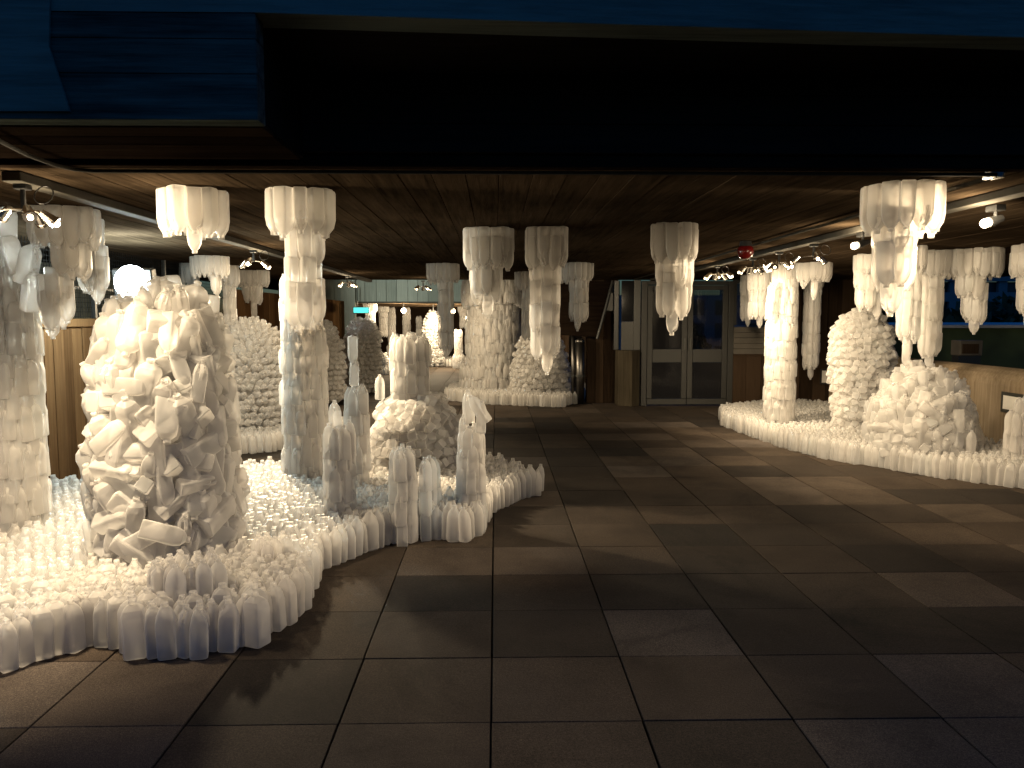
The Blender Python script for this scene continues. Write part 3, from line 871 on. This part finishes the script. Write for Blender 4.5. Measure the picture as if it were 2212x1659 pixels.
def mound(label, u, y, prof, kinds, mode='base_out', spacing=.088, name="bottle_mound", far=False, extra=None, tilt=.25, rnd=.25, z_base=0.05, cap=300, core=True, rough=1.0):
    """prof: (v, half width px) from the ground up; bottles radiate from the surface of revolution"""
    c = at_y(u, 686, y)
    pts = [(at_y(u, v, y).z, hw/1717*y) for v, hw in prof]
    pts[0] = (z_base, pts[0][1])
    items = []
    # walk along the profile
    seg = []
    for (z0, r0), (z1, r1) in zip(pts, pts[1:]):
        L = math.hypot(z1-z0, r1-r0); nn = (z1-z0, -(r1-r0))
        seg.append((z0, r0, z1, r1, L, nn))
    tot = sum(s[4] for s in seg); rows = int(tot/spacing)
    for j in range(rows+1):
        d = tot*(j+.2)/(rows+1)
        for (z0, r0, z1, r1, L, nn) in seg:
            if d <= L: break
            d -= L
        t = min(1, d/L); z = z0+(z1-z0)*t; r = r0+(r1-r0)*t
        m = math.hypot(*nn); nr, nz = nn[0]/m, nn[1]/m
        n = max(1, int(2*PI*max(r, .02)/(spacing*1.0)))
        ph = random.uniform(0, 6.28)
        for k in range(n):
            a = ph + 2*PI*k/n + jit(.25/n)
            kd = random.choice(kinds); h, wd = KIND[kd]
            out = Vector((math.cos(a)*nr, math.sin(a)*nr, nz))
            surf = Vector((c.x + r*math.cos(a), y + r*math.sin(a), z + jit(.012)))
            ax = (out + Vector((jit(rnd), jit(rnd), jit(rnd) + tilt))).normalized()
            mo = mode if mode != 'mixed' else random.choice(['base_out', 'base_out', 'base_out', 'lie', 'up', 'up', 'up', 'up'])
            if mo == 'base_out':
                M = mat_for(surf + ax*random.uniform(-.05, .05)*rough, -ax, random.uniform(0, 6.28))
            elif mo == 'neck_out':
                M = mat_for(surf - ax*h*.98 + ax*jit(.02), ax, random.uniform(0, 6.28))
            elif mo == 'up':
                ax2 = Vector((out.x*.3+jit(.3), out.y*.3+jit(.3), random.choice([1, 1, -1]))).normalized()
                s2 = surf - Vector((out.x, out.y, 0))*(wd*random.uniform(.0, .55))
                M = mat_for(s2 - ax2*h*.5, ax2, random.uniform(0, 6.28))
            else:
                tg = Vector((-math.sin(a), math.cos(a), jit(.8))).normalized()
                s2 = surf - out*wd*random.uniform(-.1, .5)
                M = mat_for(s2 - tg*h*.5, tg, random.uniform(0, 6.28))
            if (M @ Vector((0, 0, h))).z < .02 or M.translation.z < .02: continue
            items.append((kd, M, out))
    if extra: items += extra
    root = sculpt(name, (c.x, y, 0), items, label, "bottle mound", MOUNDS, far, cap)
    if core:
        mb = MB(); rr = .62
        ringp = [(max(.03, r-.15), z-(.10 if i == len(pts)-1 else 0)) for i, (z, r) in enumerate(pts)]
        nseg = 20; prev = None; bm = mb.bm
        for (r, z) in ringp:
            cur = [bm.verts.new((c.x + r*math.cos(2*PI*k/nseg), y + r*math.sin(2*PI*k/nseg), z)) for k in range(nseg)]
            if prev:
                for k in range(nseg): bm.faces.new((prev[k], prev[(k+1) % nseg], cur[(k+1) % nseg], cur[k]))
            else: bm.faces.new(list(reversed(cur)))
            prev = cur
        bm.faces.new(prev)
        mb.build("inner_body", MILK, root, True)
    return root

# ---- hanging stalactites (u, v read off the photograph) ----
stalactite("short glowing stalactite nearest the left lamp cluster, one ring of bottles and a single tip", 425, 403, [(403, 503, 142, 0), (485, 550, 34, 2)])
stalactite("long stalactite left of centre with a broad cap and two-bottle shaft", 655, 403, [(403, 505, 142, 0), (490, 712, 82, 4)])
stalactite("left of the two central stalactites, broad cap, shaft tapering to one bottle", 1055, 490, [(490, 585, 106, 0), (560, 652, 74, -4), (625, 692, 24, 0)])
stalactite("right of the two central stalactites, long straight shaft over the pale mound", 1180, 488, [(488, 584, 92, 0), (560, 772, 68, -2), (735, 808, 24, 4)])
stalactite("stalactite hanging alone in front of the metal double door", 1455, 480, [(480, 570, 100, 0), (550, 688, 78, -1), (650, 722, 30, -2)])
stalactite("large stalactite at right, nearest the camera, with a brightly lit right flank", 1940, 393, [(393, 487, 165, 0), (470, 560, 92, -14), (545, 628, 92, -14), (600, 688, 46, -18)])
stalactite("greenish ragged stalactite at far left below the lamp cluster, longest of its pair", 150, 445, [(445, 535, 138, 0), (510, 600, 78, 10), (585, 705, 70, -28), (660, 736, 26, -38)], 'four')
stalactite("pinkish stalactite at far left in front of the white floodlight", 200, 470, [(480, 540, 60, 0), (538, 605, 66, 2), (575, 637, 58, 6), (600, 656, 24, 16)], y=5.6)
stalactite("small lit stalactite above the big foreground mound, left of the twin lamp", 458, 552, [(552, 600, 80, 0), (590, 640, 26, 10)], 'two')
stalactite("dim grey stalactite behind the small lit one above the foreground mound", 412, 568, [(569, 615, 40, 0), (600, 652, 24, 8)], 'two')
stalactite("long thin stalactite just left of the fan-shaped one at left", 497, 572, [(572, 620, 42, 0), (600, 702, 28, 0)], 'two')
stalactite("fan-shaped stalactite hanging over the back-left round mound", 549, 583, [(583, 622, 70, 0), (610, 655, 40, -2), (640, 690, 18, 0)], 'two')
stalactite("long grey stalactite left of the two central ones, far bottles behind it", 957, 568, [(568, 612, 72, 0), (600, 756, 36, 6), (730, 772, 18, 8)], 'four')
stalactite("stalactite with a bright offset bottle, right of the two central ones", 1242, 567, [(567, 610, 70, 0), (567, 608, 18, 33), (598, 692, 42, 8), (670, 714, 18, 6)], 'two')
stalactite("slim grey stalactite behind the gap between the two central ones", 1140, 586, [(586, 625, 56, 0), (605, 735, 30, 2)], 'two')
stalactite("bright left-lit stalactite right of the double door", 1640, 580, [(580, 632, 54, 0), (615, 690, 44, -2), (670, 708, 16, 2)], 'two')
stalactite("dim stalactite seen against the small window right of the door", 1611, 604, [(604, 640, 26, 0), (630, 692, 24, 0), (680, 705, 14, 4)], 'two', y=12.9)
stalactite("umbrella-shaped stalactite with a single bright tip under a spotlight at right", 1755, 566, [(566, 608, 74, 0), (590, 626, 16, -22), (595, 648, 18, 2)], 'two')
stalactite("long dim stalactite hanging in front of the dark brown pier", 1754, 590, [(590, 625, 46, 0), (610, 795, 36, 0), (770, 820, 16, 0)], 'two')
stalactite("stalactite hanging onto the top of the egg-shaped mound", 1868, 548, [(548, 600, 54, 0), (590, 670, 46, 0), (615, 690, 16, 26)], 'two')
stalactite("twisted stalactite tapering to single bottles over the right dome", 1965, 530, [(530, 590, 62, 0), (575, 735, 50, -3), (712, 755, 22, -4), (738, 778, 18, -2), (760, 796, 14, -4)], 'two')
stalactite("long straight stalactite over the right dome, next to the twisted one", 2014, 539, [(539, 600, 76, 0), (590, 770, 46, -4), (745, 798, 19, -2)], 'two')
stalactite("stalactite with a broad cap against the dark trees at right", 2105, 535, [(535, 600, 102, 0), (585, 640, 60, -12), (610, 694, 52, -2), (675, 724, 20, 0)], 'two')
stalactite("stalactite cut by the right edge of the picture", 2222, 526, [(526, 598, 80, 0), (585, 680, 50, 2), (660, 715, 20, 2)], 'two')

# ---- columns and stalagmites ----
ex = []
c1 = at_y(10, 686, 5.25)
for (u, v, a) in [(52, 560, .35), (40, 540, -.2), (15, 480, .12), (66, 620, .2)]:
    p = at_y(u, v+52, 5.15); ex.append(('six', mat_for(p, (math.sin(a), -.1, 1), random.uniform(0, 6.28)), None))
column("wide shingled bottle column cut by the left edge of the picture", 6, 5.3, [(1110, 640, 146, 0), (690, 560, 130, 0), (600, 465, 70, -8)], 'four', "bottle_column", "column", ex, .022, .52)
column("pale thick column standing behind the long left stalactite", 655, 6.95, [(1015, 700, 100, 0), (740, 598, 90, -4)], 'four', "bottle_column", "column", None, .04, .55)
column("tall thin stalagmite topped by an upside-down bottle, left of the tower mound", 768, 6.5, [(1035, 830, 54, 0), (842, 770, 18, -6)], 'two', extra=[('two', mat_up((at_y(761, 690, 6.5).x, 6.5, at_y(761, 727, 6.5).z), .4, True), None)])
column("front stalagmite with one bottle on top, near the inner edge of the left mat", 727, 5.6, [(1085, 915, 70, 0), (980, 935, 44, 6), (1000, 905, 26, 26), (930, 865, 30, -6)], 'two')
column("low stubby stalagmite with flat top in front of the tower mound", 866, 5.55, [(1085, 965, 64, 0), (1000, 968, 40, 6)], 'two')
column("stalagmite with a tilted bottle at its shoulder, right end of the left mat", 1016, 5.9, [(1060, 960, 66, 0), (985, 918, 60, 2), (950, 895, 26, -16), (925, 845, 28, -4)], 'two',
       extra=[('two', mat_for(at_y(1052, 912, 5.8), (-.5, 0, .8), 1), None), ('two', mat_for(at_y(1038, 935, 5.8), (.05, 0, 1), 0), None)])
for k, (u, v, y, l) in enumerate([(932, 985, 5.8, "pair of bottles standing taller than the mat, left of the tilted-shoulder stalagmite"), (915, 990, 5.6, "short bottle stack beside the flat-topped stalagmite")]):
    column(l, u, y, [(1070, v, 42 if k == 0 else 30, 0)], 'two')
column("tall bottle column right of the double door", 1688, 10.35, [(900, 690, 68, 0), (720, 620, 62, 3), (660, 566, 56, 6)], 'four', "bottle_column", "column", [('four', mat_up((at_y(1660+2*k, 700, 10.2).x, 10.2, at_y(1660, 690-18*k, 10.2).z), 3, False), None) for k in range(3)], .035, .50)
column("stalagmite at the right edge of the right mat, in front of the framed notice", 2212, 7.7, [(990, 890, 54, 0), (910, 856, 30, 6)], 'two')
column("single tall bottle rising from the right mat beside the dome", 2110, 7.9, [(1000, 965, 34, 0), (975, 929, 22, 0)], 'two')
column("slim single bottle standing behind the tower mound's left shoulder", 819, 7.4, [(930, 868, 16, 0), (872, 808, 16, 0)], 'two')

# ---- mounds ----
mound("big foreground mound of large jumbled bottles at left", 346, 4.86, [(1200, 148), (1040, 145), (900, 140), (800, 131), (730, 121), (690, 104), (655, 72), (640, 24)], ['jug', 'six', 'six', 'four'], 'mixed', .097, rnd=.5, tilt=.2)
mound("round mound of small bottles behind the foreground mound", 538, 10.1, [(950, 82), (900, 86), (820, 90), (760, 84), (715, 64), (690, 36), (684, 8)], ['two', 'two', 'four'], 'neck_out', .088)
mound("spiky mound far back, right of the pale thick column", 700, 14.5, [(838, 40), (790, 44), (740, 36), (705, 20), (686, 6)], ['two'], 'base_out', .095, tilt=.5)
mound("shadowed spiky mound far back at left under the exit light", 782, 17.0, [(838, 42), (780, 40), (730, 38), (695, 26), (684, 8)], ['two'], 'base_out', .095)
tw = []
y4 = 7.35
def ringsz(u, y, v0, v1, wpx, kind, sf=.60):
    out = []; h, wd = KIND[kind]
    zb = at_y(u, v0, y).z; zt = at_y(u, v1, y).z
    rows = max(1, round((zt-zb-h)/(h*sf))+1); st = (zt-zb-h)/max(1, rows-1)
    for r in range(rows): out += ring_items(at_y(u, 686, y).x, y, zb+r*st, .5*wpx/1717*y*(1 if r % 2 else .96), kind, False, r*.3, .02)
    return out
tw = ringsz(884, y4, 880, 724, 84, 'four') + ringsz(880, y4, 780, 715, 50, 'four') + ringsz(920, y4, 790, 722, 16, 'two') + [('four', mat_up((at_y(850, 690, y4-.05).x, y4-.05, at_y(850, 800, y4).z), PI, False), None)]
mound("dome-shaped mound carrying a short tower of bottles at the centre-left", 896, y4, [(1000, 100), (950, 100), (905, 92), (875, 72), (858, 52), (850, 30)], ['two', 'two', 'four'], 'base_out', .088, extra=tw, tilt=.4)
column("wide greenish column flaring to a broad foot at the centre back", 1066, 15.9, [(838, 790, 148, 0), (806, 690, 122, 0), (715, 640, 114, 0), (660, 600, 138, 0)], 'two', "bottle_column", "column", None, .075, .40)
mound("pale mound below the right-hand central stalactite", 1168, 15.0, [(840, 68), (800, 64), (765, 56), (735, 46), (715, 28), (706, 8)], ['two', 'four'], 'base_out', .092, tilt=.3)
mound("egg-shaped mound of outward-facing bottle bases at right", 1864, 9.75, [(915, 50), (880, 54), (820, 62), (765, 66), (720, 62), (690, 46), (672, 22), (666, 6)], ['two', 'two', 'four'], 'base_out', .086, tilt=.5, rnd=.18)
mound("low dome of large bottles near the parapet at right", 2000, 8.45, [(960, 106), (930, 108), (895, 102), (862, 88), (830, 62), (806, 40), (796, 14)], ['six', 'six', 'jug', 'four'], 'mixed', .098, rnd=.4, tilt=.35)

# ---- mats: bottles standing close together on the floor ----
def bottle_mat(label, poly, kinds, spacing, skip=(), cap=300, lumps=(), name="bottle_mat"):
    xs = [p[0] for p in poly]; ys_ = [p[1] for p in poly]
    items = []
    j = 0; y = min(ys_)
    while y < max(ys_):
        x = min(xs) + (spacing/2 if j % 2 else 0)
        while x < max(xs):
            px, py = x+jit(.009), y+jit(.009)
            x += spacing
            if not in_poly(px, py, poly): continue
            if any((px-a)**2+(py-b)**2 < r*r for a, b, r in skip): continue
            kd = random.choice(kinds)
            z = 0.001
            items.append((kd, mat_up((px, py, z), random.uniform(0, 6.28), False, (jit(.06), jit(.06))), None))
            for (a, b, r, k2) in lumps:
                if (px-a)**2+(py-b)**2 < r*r:
                    items.append((k2, mat_up((px, py, .14), random.uniform(0, 6.28), False, (jit(.05), jit(.05))), None))
        j += 1; y += spacing*.88
    # only what lies within the photograph's reach
    cx = sum(xs)/len(xs); cy = sum(ys_)/len(ys_)
    return sculpt(name, (cx, cy, 0), items, label, "bottle mat", "mats of milk bottles on the floor", False, cap)
def sp(u, y, hw): p = at_y(u, 686, y); return (p.x, y, hw/1717*y*.8)
lum = [(at_z(370, 1400, 0).x, at_z(370, 1400, 0).y+.25, .16, 'two'), (at_z(1020, 1150, 0).x-.05, at_z(1020, 1150, 0).y+.15, .13, 'pint'), (at_z(640, 1300, 0).x-.2, at_z(640, 1300, 0).y+.2, .12, 'pint')]
bottle_mat("broad lobed mat of upright bottles covering the left foreground", MAT_L, ['four', 'four', 'two', 'two', 'four', 'six', 'two'], .075,
           [sp(346, 4.86, 150), sp(6, 5.3, 70), sp(655, 6.95, 46), sp(896, y4, 96)], 300, lum)
bottle_mat("long mat of upright bottles sweeping along the right side by the parapet", MAT_R, ['two', 'two', 'four'], .075, [sp(1864, 9.75, 48), sp(2000, 8.45, 110), sp(1688, 10.35, 30)], 300)
bottle_mat("small mat of bottles under the two columns at the centre back", MAT_C, ['two'], .078, [sp(1066, 15.9, 80), sp(1168, 15.0, 60)], 300)
bottle_mat("mat edge of small bottles around the round mound behind the foreground mound", MAT_M2, ['two'], .095, [sp(538, 10.1, 78)], 200)

# ---- far bright room: small in the picture ----
def far_column(label, u, y, v0, v1, wpx, hang=False):
    items = []
    kind = 'four'; h, wd = KIND[kind]
    zb = max(0.0, at_y(u, v0, y).z) if hang else 0.0
    zt = ZF if hang else min(ZF-.02, at_y(u, v1, y).z)
    Rad = .5*wpx/1717*y
    rows = max(1, round((zt-zb)/(h*.8))); x = at_y(u, 686, y).x
    for r in range(rows):
        tt = r/max(1, rows-1)
        rad = Rad*(1 if (tt < .25) else .72)
        z = zt - r*(zt-zb-h)/max(1, rows-1) if hang else zb + r*(zt-zb-h)/max(1, rows-1)
        items += ring_items(x, y, z, rad, kind, hang, r*.3, .02, False)
    sculpt("stalactite" if hang else "bottle_column", (x, y, ZF if hang else 0), items, label, "stalactite" if hang else "column", "bottle columns in the far bright room", True)
for a in [("bright far stalactite left of the black gap in the far room", 828, 27, 728, 664, 26, True), ("brightest far column, white beside the black gap", 846, 27.5, 760, 664, 24, False),
          ("slim cream far column right of the brightest one", 878, 27.5, 760, 664, 24, False), ("short far stalagmite with stepped tip", 905, 27, 760, 682, 18, False),
          ("tan far column with a rough side, nearest the wide greenish column", 990, 25, 772, 712, 26, False), ("far stalactite near the round lamps right of centre", 1000, 28, 710, 672, 22, True),
          ("dim grey far stalactite beside the green exit light", 800, 23.5, 712, 652, 30, True)]:
    far_column(*a)
for (l, u, y, prof) in [("far bright mound lit from above by two lamps", 935, 26, [(772, 24), (730, 22), (695, 20), (676, 10), (668, 3)]), ("small pale far mound at the foot of the shadowed spiky one", 828, 22.5, [(800, 16), (780, 13), (765, 6), (760, 2)])]:
    mound(l, u, y, prof, ['two'], 'base_out', .1, far=True)
def far_mat(label, u0, u1, y0, y1):
    x0 = at_y(u0, 686, y0).x; x1 = at_y(u1, 686, y0).x
    items = []
    y = y0
    while y < y1:
        x = x0
        while x < x1: items.append(('two', mat_up((x+jit(.02), y+jit(.02), .001), random.uniform(0, 6)), None)); x += .1
        y += .1
    sculpt("bottle_mat", ((x0+x1)/2, (y0+y1)/2, 0), items, label, "bottle mat", "mats of milk bottles on the floor", True)
far_mat("far mat of bottles lit warm in the bright room", 925, 1012, 26.0, 28.2)
far_mat("dim far mat of bottles around the small pale mound", 795, 842, 22.2, 23.6)

# ------------------------------------------------------------------ lamps
CLUSTERS = "spotlight clusters on the cable trunking"
def light(name, loc, power, color=WARM, rad=.035, parent=None):
    l = bpy.data.lights.new(name, 'POINT'); l.energy = power*LAMP; l.color = color; l.shadow_soft_size = rad
    o = bpy.data.objects.new(name, l); col.objects.link(o); o.location = loc
    if parent is not None: o.parent = parent; o.matrix_parent_inverse = parent_matrix(parent).inverted()
    return o
def beam(name, loc, target, power, color=WARM, size=115, parent=None):
    l = bpy.data.lights.new(name, 'SPOT'); l.energy = power*LAMP; l.color = color; l.shadow_soft_size = .12
    l.spot_size = R(size); l.spot_blend = .7
    o = bpy.data.objects.new(name, l); col.objects.link(o); o.location = loc
    o.rotation_euler = (Vector(target)-Vector(loc)).to_track_quat('-Z', 'Y').to_euler()
    if parent is not None: o.parent = parent; o.matrix_parent_inverse = parent_matrix(parent).inverted()
    return o
def cluster(label, x, y, heads, power, zc=HC, lit=(), drop=.18, aim=None, glow=.05):
    root = empty("spotlight_cluster", (x, y, zc), label, "spotlight", CLUSTERS)
    MB().span((x-.03, y-.03, zc-.075), (x+.03, y+.03, zc-.052), .003).cyl((x, y, zc-.076), (x, y, zc-drop+.02), .012, None, 8).build("mount", BLACK, root)
    rg = [(x+.10+.045*math.cos(a), y+.02*math.sin(a), zc-.10+.045*math.sin(a)) for a in [k*2*PI/14 for k in range(15)]]
    MB().tube(rg, .003, 5).build("cable", BLACK, root)
    for k in range(heads):
        a = 2*PI*k/heads + .4
        r = .10 + .05*(k % 2)
        j = Vector((x+r*math.cos(a), y+r*math.sin(a), zc-drop+.01*(k % 3)))
        MB().tube([(x, y, zc-drop+.03), ((x+j.x)/2, (y+j.y)/2, zc-drop+.025), j], .006, 6).build("arm", CHROME, root)
        d = Vector((math.cos(a)*.9, math.sin(a)*.9, -.75)).normalized()
        hd = MB().cyl(j-d*.035, j+d*.03, .018, .028, 12).cyl(j+d*.0301, j+d*.045, .031, .031, 12).build("lamp_head", CHROME, root, False)
        b = MB().sphere(j+d*.047, .017 if k in lit else .013, (1, 1, 1), 10, 6).build("bulb", BULB if k in lit or k == heads-1 else DIM, hd, True)
    if power:
        light("lamp_light", (x, y, zc-drop-.10), power*glow, WARM, .05, root)
        for t in (aim or ()): beam("lamp_beam", (x, y, zc-drop-.11), t[:3], power*t[3], WARM, t[4], root)
    return root
def spot(label, x, y, power, side=-1, zc=HC, aim=None):
    root = empty("track_spotlight", (x, y, zc), label, "spotlight", "single spotlights on the right-hand trunking")
    MB().span((x-.03, y-.05, zc-.085), (x+.03, y+.05, zc-.051), .003).cyl((x, y, zc-.086), (x, y, zc-.13), .01, None, 8).build("mount", BLACK, root)
    j = Vector((x, y, zc-.135)); d = Vector((side*.9, -.35, -.25)).normalized()
    MB().cyl(j-d*.05, j+d*.06, .022, .030, 12).build("lamp_head", BLACK, root)
    MB().tube([j, j+Vector((0, 0, -.03)), j+d*.10], .004, 6).build("arm", CHROME, root)
    MB().sphere(j+d*.085, .026, (1, 1, 1), 12, 8).build("bulb", BULB, root, True)
    light("lamp_light", j+d*.16, power*.05, WARM, .03, root)
    for t in (aim or ()): beam("lamp_beam", j+d*.16, t[:3], power*t[3], WARM, t[4], root)
cluster("near left cluster of five chrome spotlights hanging from the trunking", XL, 3.95, 5, 52, lit=(0, 1, 2), drop=.20, aim=[(-3.15, 4.1, 0, .85, 105), (-1.8, 3.95, 0, .28, 60), (-2.2, 4.8, .7, .30, 75), (-.4, 5.7, .5, .45, 60), (-1.6, 4.25, 2.1, .45, 70)])
cluster("pair of glaring spotlights at left centre above the round mound", XL-.02, 7.7, 3, 80, lit=(0, 1, 2), aim=[(-1.2, 5.7, .3, .95, 115), (-2.9, 9.8, .6, .6, 100), (.9, 5.4, 0, .7, 42)])
cluster("far left spotlight cluster below the end of the ceiling", XL, 12.4, 5, 60, lit=(1, 2), aim=[(-2.6, 10.6, .4, .7, 110), (-1.0, 13.6, .3, .8, 110)])
cluster("dim spotlight cluster at far centre under the ceiling edge", -1.25, 13.9, 5, 25, aim=[(.6, 15, .8, 1, 110)])
cluster("spotlight cluster in front of the double door top, farthest on the right trunking", XR, 9.9, 6, 60, aim=[(4.0, 10.9, .9, 1.0, 110), (.9, 14.5, .5, .35, 80)])
cluster("spotlight cluster above the bright left-lit stalactite", XR+.02, 8.6, 6, 17, aim=[(4.3, 9.9, .5, 1.0, 120)])
cluster("spotlight cluster just right of the red dome lamp", XR+.02, 7.8, 5, 28, aim=[(4.6, 9.4, .5, 1.0, 120)])
cluster("spotlight cluster with a looped black cable on the right trunking", XR+.02, 6.95, 3, 34, aim=[(4.6, 8.4, .4, 1.0, 125)])
spot("single bright spotlight behind the large right stalactite", XR, 5.98, 40, -1, aim=[(-.85, 5.7, .5, .8, 55), (1.6, 7.0, 1.2, .25, 90)])
spot("single bright spotlight at the top right, nearest the camera", XR+.1, 4.55, 45, -1, aim=[(5.2, 7.6, .3, 1.2, 95), (2.0, 4.1, 1.9, .6, 80), (-.8, 5.6, .55, .85, 42)])
# red dome
rd = at_z(1610, 540, HC)
RD = empty("warning_lamp", (2.26, 7.2, HC), "round red dome lamp on the ceiling right of centre", "warning lamp")
p = at_y(1610, 543, 7.2)
MB().cyl((p.x, p.y, HC-.004), (p.x, p.y, p.z+.03), .05, .06, 14).build("base", BLACK, RD)
MB().sphere((p.x, p.y, p.z), .075, (1, 1, .95), 16, 10).build("dome", REDM, RD, True)
# floodlight behind the big mound
f = at_y(284, 612, 6.9)
FD = empty("floodlight", (f.x, f.y, 0), "white floodlight glaring behind the big foreground mound", "floodlight")
MB().cyl((f.x, f.y+.06, 0), (f.x, f.y+.06, f.z-.12), .02, None, 8).build("stand", BLACK, FD)
MB().box((f.x, f.y+.07, f.z), (.34, .10, .26), Euler((R(10), 0, 0)).to_matrix(), .01).build("housing", BLACK, FD)
MB().cyl((f.x, f.y+.018, f.z), (f.x, f.y-.03, f.z-.008), .155, .12, 24).build("lens", HALIDE, FD)
light("lamp_light", (f.x, f.y-.10, f.z), 9, (.84, 1.0, .95), .08, FD)
light("added_rear_wash", (f.x-.2, f.y+.35, f.z-.05), 12, (.84, 1.0, .95), .08, FD)  # added light behind the housing, washes the passage wall
# exit light
e = at_y(780, 670, 20.6)
EX = empty("exit_sign", (e.x, e.y, e.z), "small glowing blue-green exit light at the far left", "exit sign")
MB().box((e.x, e.y+.03, e.z), (.42, .06, .17), None, .005).build("case", BLACK, EX)
MB().box((e.x, e.y-.005, e.z), (.38, .008, .13)).build("lit_face", GREEN, EX)
MB().cyl((e.x-.1, e.y+.03, e.z+.085), (e.x-.1, e.y+.03, e.z+.6), .012, None, 6).build("rod", BLACK, EX)
# lamps in the far room, and a greenish floodlight added in the gap between the ceilings
def pendant(label, u, v, y, power, zc=ZF, color=WARM, mat=BULB):
    p = at_y(u, v, y)
    root = empty("ceiling_lamp", (p.x, p.y, zc), label, "lamp", "lamps in the far room")
    MB().cyl((p.x, p.y, p.z+.06), (p.x, p.y, zc-.001), .015, None, 6).build("stem", BLACK, root)
    MB().sphere((p.x, p.y, p.z), .075, (1, 1, 1), 12, 8).build("globe", mat, root, True)
    light("lamp_light", (p.x, p.y-.15, p.z-.12), power, color, .06, root)
pendant("round glowing lamp in the far room, left one", 872, 660+11, 23.5, 38)
pendant("round glowing lamp in the far room right of the long grey stalactite", 978, 672, 24.5, 38)
pendant("lower glowing lamp in the far room over the bright mound", 936, 681, 25.2, 38)
pendant("small glowing lamp deepest in the far room", 1004, 686, 31, 38)
GF = empty("floodlight", (-3.2, 16.4, 2.1), "floodlight added on the far left wall to light the grey-green beam", "floodlight")  # added lamp, placed and aimed to brighten the far beam
MB().box((-3.75, 16.4, 2.16), (.2, .3, .2), None, .01).build("housing", BLACK, GF)
MB().box((-3.642, 16.42, 2.16), (.008, .24, .16)).build("lens", HALIDE, GF)
beam("lamp_beam", (-3.4, 16.5, 2.3), (-.2, 21.2, 2.6), 85, (.93, 1.0, .88), 95, GF)
print("bottles", stat, "objects", len(bpy.data.objects))
